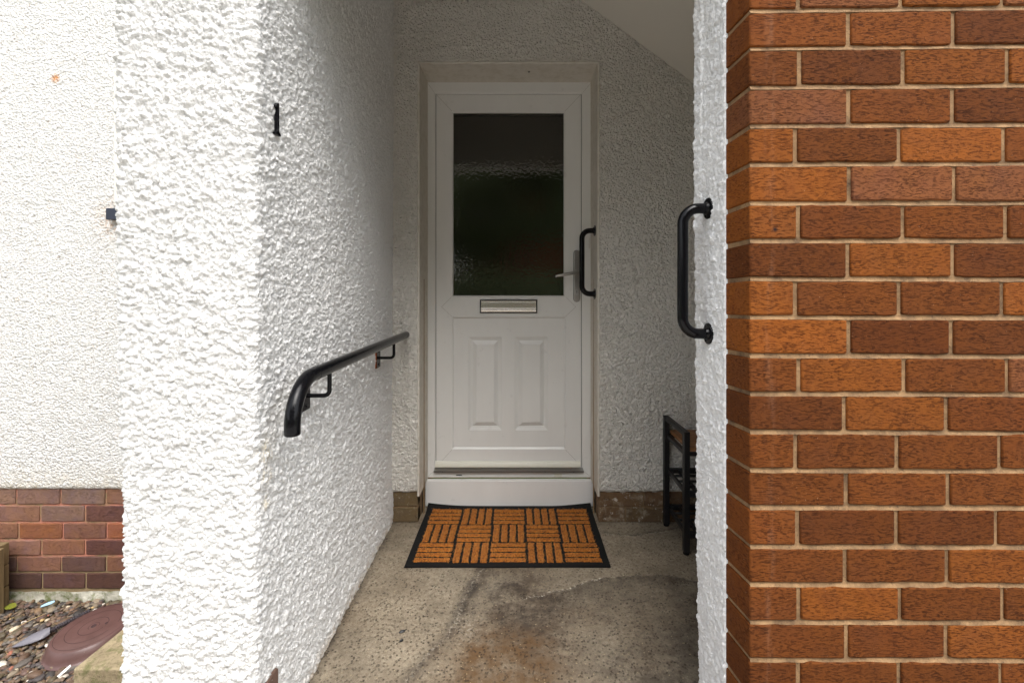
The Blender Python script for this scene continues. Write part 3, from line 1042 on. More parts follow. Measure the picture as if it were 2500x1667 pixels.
MB().box(dx(1360.4) + .001, dx(1360.4) + .0035, DD - .022, DD - .002, dz(572), dz(545)).build('keep_shadow', M_GASKET, frame)  # black strip standing in for the shadow beside the keep

# black gasket recess round the leaf
MB().box(gx0 + .0005, gx1 - .0005, DD + .030, DD + .06, gz0, gz1).build('gasket', M_GASKET, door)
m = MB()
g_ = .0045
m.box(gx0, gx0 + g_, DD + .006, DD + .03, gz0, gz1); m.box(gx1 - g_, gx1, DD + .006, DD + .03, gz0, gz1)
m.box(gx0 + g_, gx1 - g_, DD + .006, DD + .03, gz1 - g_, gz1)
m.build('leaf_seal', M_GASKET, door)
# ---- leaf
LY = DD - .002
ax0, ax1, az0, az1 = gx0 + .0046, gx1 - .0046, dz(1074), gz1 - .0046
wx0, wx1, wz0, wz1 = dx(1038), dx(1298), dz(681.5), dz(256.5)
px0, px1, pz0, pz1 = dx(1038), dx(1299), dz(1031), dz(727)
m = MB()


def slab(x0, x1, z0, z1): m.box(x0, x1, LY, LY + .045, z0, z1)


xs = [ax0, wx0, wx1, ax1]; zs = [az0, pz0, pz1, wz0, wz1, az1]
vs = []; idx = {}
for i, x in enumerate(xs):
    for j, z in enumerate(zs):
        idx[i, j] = len(vs); vs.append((x, LY, z))
fs = []
for i in range(3):
    for j in range(5):
        if i == 1 and j in (1, 3): continue
        fs.append((idx[i, j], idx[i + 1, j], idx[i + 1, j + 1], idx[i, j + 1]))
m.add(vs, fs)
m.ring(ax0, ax1, az0, az1, [(0, LY), (-.0012, LY + .0012), (-.0012, LY + .03)])
leaf = m.build('leaf', M_UPVC, door, smooth=30)
# glazing beads
m = MB()
m.ring(wx0, wx1, wz0, wz1, [(-.0005, LY - .0006), (.001, LY - .0008), (.006, LY + .004), (.0075, LY + .012)])
m.ring(px0, px1, pz0, pz1, [(-.0005, LY - .0006), (.001, LY - .0008), (.008, LY + .004), (.0095, LY + .0085)])
m.build('glazing_bead', M_UPVC, leaf, smooth=30)
# weld seams: mitres and the arrow-shaped mid-rail joint
m = MB()
def seam(a, b): m.bar((dx(a[0]), LY - .0001, dz(a[1])), (dx(b[0]), LY - .0001, dz(b[1])), .0010, .0009, up=(0, 1, 0))
seam((1002, 218), (1038, 256)); seam((1334, 218), (1298, 256))
seam((1015, 1057), (1038, 1032)); seam((1323, 1057), (1299, 1032))
for (xa, xb) in ((1037.5, 1014.5), (1299, 1322.5)):
    seam((xa, 681.5), (xb, 704.5)); seam((xb, 704.5), (xa, 726.5))
m.build('weld_line', M_SEAM, leaf)
m = MB()
m.box(wx0 + .005, wx1 - .005, LY + .0115, LY + .022, wz0 + .005, wz1 - .005)
m.build('glass_pane', M_GLASS, leaf)
m = MB()
m.ring(wx0 + .006, wx1 - .006, wz0 + .006, wz1 - .006, [(0, LY + .011), (.0022, LY + .0112), (.0022, LY + .0116)])
m.box(wx0 + .009, wx1 - .009, LY + .0095, LY + .0112, wz1 - .0235, wz1 - .0195)
m.build('glass_seal', M_GASKET, leaf)
# lower panel with two raised mouldings
PYF = LY + .0075
m = MB()
r1 = (dx(1076), dx(1151.8), dz(988), dz(774)); r2 = (dx(1182.6), dx(1258), dz(988), dz(774))
xs = [px0, r1[0], r1[1], r2[0], r2[1], px1]; zs = [pz0, r1[2], r1[3], pz1]
vs = []; idx = {}
for i, x in enumerate(xs):
    for j, z in enumerate(zs):
        idx[i, j] = len(vs); vs.append((x, PYF, z))
fs = [(idx[i, j], idx[i + 1, j], idx[i + 1, j + 1], idx[i, j + 1]) for i in range(5) for j in range(3) if not (j == 1 and i in (1, 3))]
m.add(vs, fs)
lower = m.build('lower_panel', M_UPVC, leaf)
for r_ in (r1, r2):
    m = MB()
    y = PYF
    m.ring(*r_, [(0, y), (.0015, y + .0035), (.005, y + .0038), (.0065, y + .0065), (.010, y + .0068), (.0115, y + .0095), (.0170, y + .010), (.019, y + .012), (.0415, y + .001), (.0420, y + .0005)], fill=True)
    m.build('raised_moulding', M_UPVC, leaf, smooth=20)
# weather bar, threshold
m = MB()
a, b = dx(1000.5), dx(1332)
m.prism([(0, 0)], 0, 0) if False else None
zt, zm, zb_ = dz(1057.8), dz(1064), dz(1069)
m.add([(a, LY, zt), (b, LY, zt), (b, LY - .011, zt - .003), (a, LY - .011, zt - .003), (b, LY - .018, zm), (a, LY - .018, zm), (b, LY - .020, zb_), (a, LY - .020, zb_), (b, LY, zb_ + .002), (a, LY, zb_ + .002)],
      [(0, 1, 2, 3), (3, 2, 4, 5), (5, 4, 6, 7), (7, 6, 8, 9), (0, 3, 5, 7, 9), (1, 8, 6, 4, 2)])
m.build('weather_bar', M_BAR, leaf, bevel=.001)
m = MB()
a, b = dx(997.7), dx(1339.5)
m.add([(a + .006, DD + .01, dz(1071)), (b - .006, DD + .01, dz(1071)), (b, DD - .022, dz(1077)), (a, DD - .022, dz(1077)), (b, DD - .022, dz(1081.4)), (a, DD - .022, dz(1081.4)), (b, DD + .01, dz(1081.4)), (a, DD + .01, dz(1081.4))],
      [(0, 1, 2, 3), (5, 4, 6, 7), (0, 3, 5, 7), (1, 6, 4, 2), (7, 6, 1, 0)])
m.cur = 1
m.add([(a, DD - .0225, dz(1077)), (b, DD - .0225, dz(1077)), (b, DD - .0225, dz(1081.4)), (a, DD - .0225, dz(1081.4))], [(0, 1, 2, 3)])
th_ = m.build('threshold', [M_ALU, M_ALUD], door)
m = MB()
for px in (1018, 1083, 1251.5, 1316):
    m.lathe([(.002, 0), (.002, .0015), (.0008, .002)], 10, Matrix.Translation((dx(px), DD - .0225, dz(1079.2))) @ Matrix.Rotation(R(90), 4, 'X'))
m.build('screw_heads', M_GASKET, th_)
# white plastic riser below the door
m = MB()
m.box(lx0 - .004, lx1 + .004, DD - .034, DD - .006, 0.0, fz0 - .004)
m.build('step_riser', M_STEP, door, bevel=.003)

# letterbox
m = MB()
a, b, z0, z1 = dx(1102.5), dx(1233.8), dz(718.6), dz(688)
m.ring(a, b, z0, z1, [(0, LY), (0, LY - .007), (.0012, LY - .009), (.0045, LY - .009), (.006, LY - .006)])
lb = m.build('letterbox', M_GASKET, leaf, bevel=0)
m = MB()
zz = z1 - .006; n = 0
prof = [(z1 - .006, 0), (z1 - .0125, 0), (z1 - .0130, .0015), (z1 - .0145, .0015), (z1 - .015, -.001), (z0 + .028, -.002), (z0 + .0275, 0), (z0 + .0255, 0), (z0 + .025, -.002), (z0 + .0215, -.002), (z0 + .021, 0), (z0 + .0195, 0), (z0 + .019, -.002), (z0 + .0155, -.002), (z0 + .015, 0), (z0 + .0135, 0), (z0 + .013, -.002), (z0 + .0075, -.0005), (z0 + .006, .001)]
vs = [(x, LY - .0065 + y, z) for z, y in prof for x in (a + .006, b - .006)]
m.add(vs, [(2 * i, 2 * i + 1, 2 * i + 3, 2 * i + 2) for i in range(len(prof) - 1)])
m.build('letterbox_flap', M_LETTER, leaf, smooth=20)

# lever handle on long backplate
def capsule(cx, cz, hw, hh, n=12):
    return [(cx + hw * math.cos(a), cz + s * (hh - hw) + hw * math.sin(a)) for s, a0 in ((-1, math.pi), (1, 0)) for a in [a0 + math.pi * i / n for i in range(n + 1)]]


hx, hz = dx(1324.3), dz(633.8)
m = MB()
m.prism(capsule(hx, hz, .0165, dz(575) - hz), LY - .009, LY)
m.build('handle_plate', M_STEEL, leaf, bevel=.005, seg=4)
MB().prism(capsule(hx, hz, .0178, dz(575) - hz + .0013), LY - .0022, LY + .001).build('plate_shadow', M_GASKET, leaf)  # black sheet drawn as a shadow outline round the plate
m = MB()
m.prism(capsule(dx(1324), dz(671), .0085, .0175, 8), LY - .0125, LY - .008)
m.cur = 1
m.prism([(dx(1324) - .0012, dz(672.5)), (dx(1324) + .0012, dz(672.5)), (dx(1324) + .0012, dz(667)), (dx(1324) - .0012, dz(667))], LY - .0131, LY - .012)
m.build('lock_cylinder', [M_ALU, M_GASKET], leaf, bevel=.001)
m = MB()
hz2 = dz(626.5)
m.tube([(hx, LY - .005, hz2), (hx, LY - .030, hz2)], .0105, 20)
m.tube([(hx + .006, LY - .040, hz2 + .001), (hx - .006, LY - .042, hz2), (hx - .03, LY - .046, hz2 - .004), (hx - .07, LY - .050, hz2 - .011), (hx - .105, LY - .052, hz2 - .017), (hx - .118, LY - .052, hz2 - .019)],
       [.0085, .0105, .0092, .0082, .0074, .0050], 16)
m.tube([(hx, LY - .028, hz2), (hx, LY - .044, hz2)], .0098, 20)
m.build('lever', M_STEEL, leaf, smooth=50)

# a dark spider under the lintel
m = MB()
sx_, sz_ = PX(1215, 2.31), PZ(160, 2.31)
m.lathe([(.0006, -.0035), (.0028, -.002), (.0034, .0005), (.002, .003), (.0006, .0036)], 12, Matrix.Translation((sx_, 2.312, OZ - .0125)))
for k in range(8):
    a = 2 * math.pi * (k + .5) / 8
    m.tube([(sx_, 2.312, OZ - .012), (sx_ + .005 * math.cos(a), 2.312 + .005 * math.sin(a), OZ - .011), (sx_ + .007 * math.cos(a), 2.312 + .007 * math.sin(a), OZ - .0085)], .0004, 5)
tag(m.build('spider', M_SATIN), 'tiny dark spider under the reveal above the door', 'spider')

# ================================================================== RAILS
def rail_path(Hh, out, rad):
    """D-shaped grab rail: from the wall out, up, back; local frame, wall at x=0"""
    pts = [(0, 0, -Hh / 2), (-(out - rad), 0, -Hh / 2)]
    for i in range(1, 9):
        a = i / 8 * math.pi / 2
        pts.append((-(out - rad) - rad * math.sin(a), 0, -Hh / 2 + rad - rad * math.cos(a)))
    for i in range(1, 6): pts.append((-out, .0006 * math.sin(i), -Hh / 2 + rad + (Hh - 2 * rad) * i / 6))
    for i in range(0, 9):
        a = i / 8 * math.pi / 2
        pts.append((-out + rad - rad * math.cos(a), 0, Hh / 2 - rad + rad * math.sin(a)))
    pts.append((0, 0, Hh / 2))
    return pts


D_g = XR * F / (1631 - CX)
ztop, zbot = PZ(479, D_g), PZ(766, D_g)
g0 = thing('grab_rail', (XR - .004, D_g, (ztop + zbot) / 2), 'large glossy black grab rail on the white strip beside the brick wall', 'grab rail', 'black grab rails')
Hh = ztop - zbot
ORG[g0.name] = Vector((0, 0, 0))       # parts are modelled in the rail's own frame
bar = MB().tube(rail_path(Hh, .066, .040), .0135, 20).build('bar', M_BLACK, g0, smooth=60)
for s in (1, -1):
    M_ = Matrix.Translation((.001, 0, s * Hh / 2)) @ Matrix.Rotation(R(-90), 4, 'Y')
    fl = MB().lathe([(.0270, 0), (.0275, .002), (.0265, .0045), (.017, .0055), (.0155, .009), (.0150, .012)], 28, M_).build('flange', M_RUSTY if s > 0 else M_BLACK, g0, smooth=35)
    for k in range(3):
        a = 2 * math.pi * k / 3 + .6
        m = MB()
        m.lathe([(.0035, .004), (.0032, .0065), (.001, .0072)], 8, Matrix.Translation((.001, .0205 * math.sin(a), s * Hh / 2 + .0205 * math.cos(a))) @ Matrix.Rotation(R(-90), 4, 'Y'))
        m.build('screw', M_BLACK, fl)


def copy_tree(o, parent=None):
    c = o.copy(); COL.objects.link(c); c.parent = parent
    for ch in [x for x in bpy.data.objects if x.parent == o]: copy_tree(ch, c)
    return c


D_h = 2.300
g1 = copy_tree(g0)
g1.location = (OX1 - .010, D_h, (PZ(526, D_h) + PZ(678.5, D_h)) / 2)
g1.scale = (1, 1, 1)
tag(g1, 'small-looking black grab rail in the door reveal next to the lever handle')

# handrail along the left wall
hr = thing('handrail', (XL, 1.3, PZ(908, 1.301)), 'long black tubular handrail curving down at its near end on the left wall', 'handrail')
xo = XL + .075
zr_ = CAMH - (108 / F) * 2.21
rad = .105
yv = 1.085
pts = [(xo, 2.205, zr_ - .001), (xo, 1.7, zr_), (xo, 1.45, zr_), (xo, 1.3, zr_ + .001)]
for i in range(0, 13):
    a = i / 12 * math.pi / 2
    pts.append((xo, yv + rad - rad * math.sin(a), zr_ - rad + rad * math.cos(a)))
zend = PZ(999, yv)
pts += [(xo, yv, (zr_ - rad + zend) / 2), (xo, yv, zend + .003), (xo, yv - .0, zend)]
rr_ = [.0185] * (len(pts) - 1) + [.0165]
rr_[0] = .0170
MB().tube(pts, rr_, 28).build('rail', M_RAIL, hr, smooth=60)
# raised weld ring at start of bend
MB().tube([(xo, yv + rad + .018, zr_), (xo, yv + rad + .0165, zr_), (xo, yv + rad + .014, zr_)], [.0186, .0193, .0186], 28, caps=False).build('weld_ring', M_RAIL, hr, smooth=60)
for (Yb, Zb, w, rusty) in ((1.301, PZ(908, 1.301), .05, M_RUSTY), (1.985, PZ(821.5, 1.985), .05, M_BLACK)):
    m = MB()
    p = [(XL + .006, Yb, Zb), (xo - .020, Yb, Zb)]
    for i in range(1, 6):
        a = i / 5 * math.pi / 2
        p.append((xo - .016 + .016 * math.sin(a) - 0.0, Yb, Zb + .016 - .016 * math.cos(a)))
    p.append((xo, Yb, zr_ - .012))
    m.tube(p, .0062, 12)
    br = m.build('bracket', M_BLACK, hr, smooth=60)
    # arm painted differently
    m = MB(); m.box(XL - .004, XL + .009, Yb - w / 2, Yb + w / 2, Zb - .042, Zb + .042)
    m.build('wall_plate', rusty, br, bevel=.0015)
    for s in (-1, 1):
        MB().lathe([(.0055, 0), (.005, .003), (.002, .004)], 10, Matrix.Translation((XL + .009, Yb, Zb + s * .028)) @ Matrix.Rotation(R(90), 4, 'Y')).build('bolt', M_BLACK, br)
    if Yb > 1.5: MB().box(XL + .002, XL + .0065, Yb - w / 2 - .0020, Yb - w / 2 + .001, Zb - .043, Zb + .043).build('rusty_edge', M_RUST, br)

# house number: a serif 1 screwed to the left wall
D1 = (XL) * F / (626 - CX)
zc1 = (PZ(237, D1) + PZ(311, D1)) / 2
hh1 = (PZ(237, D1) - PZ(311, D1)) / 2
out1 = [(-.011, -hh1), (.012, -hh1), (.012, -hh1 + .005), (.0045, -hh1 + .010), (.0040, hh1), (.000, hh1), (-.011, hh1 - .010), (-.010, hh1 - .015), (-.0035, hh1 - .012), (-.0035, -hh1 + .010), (-.011, -hh1 + .005)]
m = MB()
n = len(out1)
xa_, xb_ = XL + .006, XL + .0155
vs = [(xb_, D1 + y, zc1 + z) for y, z in out1] + [(xa_, D1 + y, zc1 + z) for y, z in out1]
m.add(vs, [tuple(range(n)), tuple(range(2 * n - 1, n - 1, -1))] + [(k, k + n, (k + 1) % n + n, (k + 1) % n) for k in range(n)])
tag(m.build('house_number', M_BLACK, bevel=.0012), 'black metal numeral 1 fixed on the left white wall', 'house number')

# square black bracket on the bright house wall plus cream batten above it
b0, b1 = PX(243, DW), PX(290, DW)
m = MB()
zt0, zt1 = PZ(478, 2.20), PZ(504, 2.20)
m.box(PX(243, 2.20), PX(292, 2.20), 2.20, 2.245, zt1, zt0)
o = m.build('wall_bracket', M_SLATE, bevel=.002)
tag(o, 'square blue-black metal bracket on the rust-stained white wall left of the pillar', 'bracket')
m = MB(); m.box(PX(265.5, 2.23), PX(280, 2.23), 2.22, 2.235, PZ(474, 2.23), PZ(168, 2.23))
tag(m.build('timber_batten', M_BATTEN, bevel=.002), 'thin cream batten running up the white wall above the black bracket', 'batten')

# ================================================================== DOORMAT
def doormat():
    y0, y1 = F * CAMH / (1304 - CY), F * CAMH / (1165 - CY)
    x0, x1 = -.463, .390
    th = thing('doormat', ((x0 + x1) / 2, (y0 + y1) / 2, 0), 'brown coir doormat with basket-weave strips on a black rubber base', 'doormat')
    W, H = x1 - x0, y1 - y0

    def curl(X, Y):
        v = (Y - y0) / H; u = (X - x0) / W
        e = np.clip((np.abs(u - .5) - .25) / .25, 0, 1)
        return np.clip((v - .86) / .14, 0, 1) ** 2 * (.003 + .016 * e ** 1.5) + np.clip((.03 - v) / .03, 0, 1) * .001
    # rubber base: top and edges
    xs = steps([(x0, x1, .01)]); ys = steps([(y0, y1, .01)])
    X, Y = np.meshgrid(xs, ys, indexing='ij')
    top = np.stack([X + .002 * (vnoise(X, Y, 12, 1) - .5), Y + .003 * (vnoise(X, Y, 10, 2) - .5), .0065 + curl(X, Y)], -1)
    nu, nv = X.shape
    vs = top.reshape(-1, 3).tolist(); bot = top.copy(); bot[..., 2] -= .0055
    vs += bot.reshape(-1, 3).tolist()
    N = nu * nv; fs = []
    I = lambda i, j: i * nv + j
    for i in range(nu - 1):
        for j in range(nv - 1):
            fs.append((I(i, j), I(i + 1, j), I(i + 1, j + 1), I(i, j + 1)))
            fs.append((N + I(i, j), N + I(i, j + 1), N + I(i + 1, j + 1), N + I(i + 1, j)))
    for i in range(nu - 1):
        fs.append((I(i, 0), N + I(i, 0), N + I(i + 1, 0), I(i + 1, 0))); fs.append((I(i, nv - 1), I(i + 1, nv - 1), N + I(i + 1, nv - 1), N + I(i, nv - 1)))
    for j in range(nv - 1):
        fs.append((I(0, j), I(0, j + 1), N + I(0, j + 1), N + I(0, j))); fs.append((I(nu - 1, j), N + I(nu - 1, j), N + I(nu - 1, j + 1), I(nu - 1, j + 1)))
    MB().add(vs, fs).build('rubber_base', M_RUBBER, th, smooth=40)
    # coir strips
    bx, by0, by1 = .026, .024, .030
    cw = (W - 2 * bx) / 5; rh = (H - by0 - by1) / 3
    V = []; Fc = []; off = 0
    strips = []
    for c in range(5):
        for r in range(3):
            ax = x0 + bx + c * cw; ay = y0 + by0 + r * rh
            horiz = (c + r) % 2 == 0
            for k in range(4):
                if horiz:
                    hgt = (rh - .004) / 4
                    strips.append((ax + .004, ax + cw - .004, ay + .002 + k * hgt + .0055, ay + .002 + (k + 1) * hgt - .0055))
                else:
                    wdt = (cw - .006) / 4
                    strips.append((ax + .003 + k * wdt + .0050, ax + .003 + (k + 1) * wdt - .0050, ay + .003, ay + rh - .003))
    for (a, b, c_, d) in strips:
        nx = max(3, int((b - a) / .0024)); ny = max(3, int((d - c_) / .0024))
        X, Y = np.meshgrid(np.linspace(a, b, nx + 1), np.linspace(c_, d, ny + 1), indexing='ij')
        hw = min(b - a, d - c_) / 2
        ex = np.minimum(np.minimum(X - a, b - X), np.minimum(Y - c_, d - Y)) / hw
        prof = np.sqrt(np.clip(1 - (1 - np.clip(ex * 1.5, 0, 1)) ** 2, 0, 1))
        hz_ = .0052 * prof * (.80 + .35 * vnoise(X, Y, 130, 1)) + .0016 * (vnoise(X, Y, 420, 2) - .5) * prof
        Zg = .0060 + curl(X, Y) + hz_
        jx = .0032 * (vnoise(X, Y, 95, 3) - .5) + .002 * (vnoise(X, Y, 300, 1) - .5); jy = .0036 * (vnoise(X, Y, 95, 0) - .5) + .002 * (vnoise(X, Y, 300, 2) - .5)
        V.append(np.stack([X + jx, Y + jy, Zg], -1).reshape(-1, 3))
        idx = np.arange((nx + 1) * (ny + 1)).reshape(nx + 1, ny + 1) + off
        Fc.append(np.stack([idx[:-1, :-1], idx[1:, :-1], idx[1:, 1:], idx[:-1, 1:]], -1).reshape(-1, 4))
        off += (nx + 1) * (ny + 1)
    V = np.concatenate(V); Fc = np.concatenate(Fc)
    # loose fibres sticking out of the pile
    nf = 5200
    si = RNG.integers(0, len(strips), nf)
    S = np.array(strips)[si]
    cx = S[:, 0] + (S[:, 1] - S[:, 0]) * RNG.random(nf); cy = S[:, 2] + (S[:, 3] - S[:, 2]) * RNG.random(nf)
    cz = .0105 + curl(cx, cy) + .002 * (RNG.random(nf) - .5)
    ang = RNG.random(nf) * 6.283; L = .004 + .006 * RNG.random(nf)
    dxv = np.cos(ang) * L; dyv = np.sin(ang) * L; w = .00045
    nxv = -np.sin(ang) * w; nyv = np.cos(ang) * w
    rise = .001 + .004 * RNG.random(nf)
    q = np.stack([np.stack([cx - dxv - nxv, cy - dyv - nyv, cz - .003], -1), np.stack([cx - dxv + nxv, cy - dyv + nyv, cz - .003], -1),
                  np.stack([cx + dxv + nxv, cy + dyv + nyv, cz + rise], -1), np.stack([cx + dxv - nxv, cy + dyv - nyv, cz + rise], -1)], 1).reshape(-1, 3)
    m = MB(); m.v = V.tolist(); m.f = [tuple(x) for x in Fc.tolist()]; m.m = [0] * len(m.f); m.c = [(1, 1, 1)] * len(m.v)
    m.cur = 1
    m.add(q.tolist(), (np.arange(nf * 4).reshape(nf, 4)).tolist())
    me = bpy.data.meshes.new('coir_pile')
    me.from_pydata(m.v, [], m.f); me.polygons.foreach_set('material_index', m.m); me.update()
    o = link_mesh('coir_pile', me, [M_COIR, M_FIBRE], th, smooth=0)
    me.polygons.foreach_set('use_smooth', [True] * len(me.polygons))


doormat()

# ================================================================== SHOE RACK
def shoe_rack():
    yf, yb = 1.976, 2.214
    xl, xr = .737, 1.36
    ht = .533
    th = thing('shoe_rack', ((xl + xr) / 2, (yf + yb) / 2, 0), 'black metal shoe rack with a wooden top shelf half hidden behind the pier', 'shoe rack')
    w = .025
    for (x, y) in ((xl, yf), (xl - .008, yb), (xr, yf), (xr, yb)):
        m = MB(); m.box(x - w / 2, x + w / 2, y - w / 2, y + w / 2, .012, ht)
        lg = m.build('leg', M_SATIN, th, bevel=.0015)
        MB().lathe([(.010, 0), (.0125, .002), (.0125, .012), (.010, .014)], 14, Matrix.Translation((x, y, 0))).build('foot', M_RUBBER, lg)
    for x in (xl, xr):
        MB().bar((x - (.006 if x == xl else 0), yb, ht - .010), (x, yf, ht - .010), .022, .020).build('top_rail', M_SATIN, th, bevel=.001)
    zt = PZ(1026, yf)
    MB().box(xl + .013, xr - .013, yf - .004, yb + .004, zt - .018, zt).build('wooden_shelf', M_WOOD, th, bevel=.001)
    m = MB(); m.box(xl, xr, yf - .008, yf + .010, zt - .037, zt - .0185); m.box(xl, xr, yb - .010, yb + .008, zt - .037, zt - .0185)
    m.bar((xl, yf, zt - .028), (xl, yb, zt - .028), .018, .018)
    m.build('shelf_frame', M_SATIN, th, bevel=.001)
    for (za, n) in ((.262, 3), (.085, 3)):
        m = MB()
        m.box(xl, xr, yf - .009, yf + .009, za - .012, za + .012)
        m.box(xl, xr, yb - .009, yb + .009, za - .006, za + .016)
        for x in (xl + .004, xl + .055, xr): m.bar((x, yf, za), (x, yb, za + .004), .012, .020)
        for k in range(1, 4):
            y = yf + (yb - yf) * k / 4
            m.tube([(xl, y, za + .004), (xr, y, za + .004)], .006, 10)
        m.build('slatted_shelf', M_SATIN, th, bevel=.001)


shoe_rack()

# ================================================================== GARDEN CORNER
tag(MB().box(-4.5, -.93, -.5, DW - .004, GZ - .06, GZ - .016).build('soil', M_EARTH), kind='structure')


def gravel():
    bm = bmesh.new(); bmesh.ops.create_icosphere(bm, subdivisions=2, radius=1.0)
    bv = np.array([v.co[:] for v in bm.verts]); bf = np.array([[v.index for v in f.verts] for f in bm.faces]); bm.free()
    pts = []
    for (x0, x1, y0, y1, st) in ((-2.72, -1.45, 1.60, DW - .02, .0150),):
        for x in np.arange(x0, x1, st):
            for y in np.arange(y0, y1, st):
                pts.append((x, y))
    pts = np.array(pts); pts = np.concatenate([pts, pts[RNG.random(len(pts)) < .5] + .007])
    n = len(pts)
    pts = pts + (RNG.random((n, 2)) - .5) * .016
    big = RNG.random(n)
    L = .0065 + .0070 * RNG.random(n) + .0070 * (big > .80) + .008 * (big > .97)
    Wd = L * (.55 + .35 * RNG.random(n)); Hh_ = L * (.32 + .28 * RNG.random(n))
    ang = RNG.random(n) * math.pi; tilt = (RNG.random(n) - .5) * .7
    pal = np.array([lin(*c) for c in ((118, 98, 80), (98, 82, 72), (132, 112, 92), (86, 78, 76), (122, 96, 76), (104, 92, 70), (142, 128, 108), (70, 64, 60), (108, 84, 74), (136, 110, 82), (112, 104, 96))])
    light = np.array([lin(*c) for c in ((196, 182, 158), (206, 198, 186), (176, 150, 104), (150, 96, 76))])
    ci = RNG.integers(0, len(pal), n); col = pal[ci] * (.55 + .4 * RNG.random((n, 1)))
    lm = RNG.random(n) < .055; col[lm] = light[RNG.integers(0, 4, lm.sum())]
    nz = .30 * (RNG.random((n, len(bv))) - .5) * 0
    # lumpy shapes: low-order deformation per pebble
    k1 = RNG.normal(size=(n, 1, 3)); k2 = RNG.normal(size=(n, 1, 3))
    base = bv[None]
    rad = 1 + .16 * np.sin((base * k1 * 1.4).sum(-1, keepdims=True) + RNG.random((n, 1, 1)) * 6) + .10 * np.sin((base * k2 * 2.4).sum(-1, keepdims=True))
    V = base * rad * np.stack([L, Wd, Hh_], -1)[:, None]
    ct, st_ = np.cos(tilt)[:, None], np.sin(tilt)[:, None]
    X = V[..., 0] * ct - V[..., 2] * st_; Z = V[..., 0] * st_ + V[..., 2] * ct; Y = V[..., 1]
    ca, sa = np.cos(ang)[:, None], np.sin(ang)[:, None]
    X, Y = X * ca - Y * sa, X * sa + Y * ca
    zc_ = GZ - .010 + .016 * RNG.random(n) + Hh_ * .3
    V = np.stack([X + pts[:, :1], Y + pts[:, 1:2], Z + zc_[:, None]], -1)
    nvt = len(bv)
    Fa = (bf[None] + (np.arange(n) * nvt)[:, None, None]).reshape(-1, 3)
    me = bpy.data.meshes.new('gravel')
    me.vertices.add(n * nvt); me.vertices.foreach_set('co', V.reshape(-1).astype(np.float32))
    me.loops.add(Fa.size); me.loops.foreach_set('vertex_index', Fa.reshape(-1).astype(np.int32))
    me.polygons.add(len(Fa)); me.polygons.foreach_set('loop_start', np.arange(0, Fa.size, 3, dtype=np.int32))
    me.update(calc_edges=True); me.validate()
    a = np.ones((n, nvt, 4), dtype=np.float32); a[..., :3] = col[:, None]
    ca_ = me.color_attributes.new('tone', 'FLOAT_COLOR', 'POINT'); ca_.data.foreach_set('color', a.ravel())
    o = link_mesh('gravel', me, M_PEBBLE, smooth=0)
    me.polygons.foreach_set('use_smooth', [True] * len(me.polygons))
    tag(o, 'small mixed brown pebbles covering the bed below the house wall', 'gravel', kind='stuff')


gravel()

# round brown plastic lid lying rim down
lc = Vector((-1.838, 1.985, GZ + .012))
th = thing('plant_saucer', lc, 'brown round plastic plant saucer lying upside down on the gravel beside the slab', 'saucer')
ML = Matrix.Translation(lc) @ Matrix.Rotation(R(-3), 4, 'Y') @ Matrix.Rotation(R(3), 4, 'X')
MB().lathe([(.160, -.004), (.166, .000), (.166, .004), (.160, .008), (.156, .013), (.151, .026), (.144, .042), (.137, .050), (.129, .0525), (.05, .0530), (.001, .0530)], 96, ML).build('shell', M_LID, th, smooth=25)
def groove(r0, r1, a0, a1, w=.0009):
    m = MB()
    n = 60
    for k in range(n):
        f0, f1 = k / n, (k + 1) / n
        p = []
        for f in (f0, f1):
            a = a0 + (a1 - a0) * f; r = r0 + (r1 - r0) * f
            for s in (-w, w): p.append(ML @ Vector(((r + s) * math.cos(a), (r + s) * math.sin(a), .0533)))
        m.add([p[0], p[1], p[3], p[2]], [(0, 1, 2, 3)])
    m.build('moulded_ring', M_GROOVE, th, smooth=0)
groove(.127, .127, 0, 6.283, .0008); groove(.092, .092, 0.2, 6.0); groove(.050, .050, 0, 6.1, .0011); groove(.020, .018, 0, 4.5)
MB().lathe([(.010, .0531), (.0085, .0545), (.006, .0535)], 20, ML).build('centre_stud', M_GROOVE, th)
MB().lathe([(.006, .0531), (.005, .0540), (.003, .0535)], 14, ML @ Matrix.Translation((.044, .014, 0))).build('drain_mark', M_GROOVE, th)

# grey pointed trowel with dark ribbed handle
tip = Vector(on_ground(28.5, 1486, GZ + .012)); shl = Vector(on_ground(118, 1449, GZ + .030)); hend = Vector(on_ground(206, 1402, GZ + .035))
th = thing('hand_trowel', shl, 'grey pointed trowel with a dark ribbed handle tucked behind the brown saucer', 'trowel')
d = (shl - tip); L = d.length; dn = d.normalized(); sidev = dn.cross(Vector((0, 0, 1))).normalized(); up = sidev.cross(dn)
m = MB(); nn, ww = 18, 9
vs = []
for i in range(nn + 1):
    f = i / nn
    hw = .034 * (math.sin(min(1, f * 1.05) * math.pi * .62) ** .8) * (1 if f < .85 else 1 - (f - .85) * 2.6) + .0008
    for j in range(ww + 1):
        s = j / ww * 2 - 1
        vs.append(tip + dn * L * f + sidev * hw * s + up * (.016 * (1 - s * s) * min(1, f * 2.0) + .004))
for k in range((nn + 1) * (ww + 1)): vs.append(vs[k] - up * .003)
N = (nn + 1) * (ww + 1); fs = []
for i in range(nn):
    for j in range(ww):
        a = i * (ww + 1) + j
        fs.append((a, a + ww + 1, a + ww + 2, a + 1)); fs.append((N + a, N + a + 1, N + a + ww + 2, N + a + ww + 1))
for i in range(nn):
    a = i * (ww + 1); fs.append((a, N + a, N + a + ww + 1, a + ww + 1)); b = a + ww; fs.append((b, b + ww + 1, N + b + ww + 1, N + b))
m.add(vs, fs)
m.build('blade', M_GREY, th, smooth=50)
m = MB(); hp = []; hr_ = []
nrib = 17
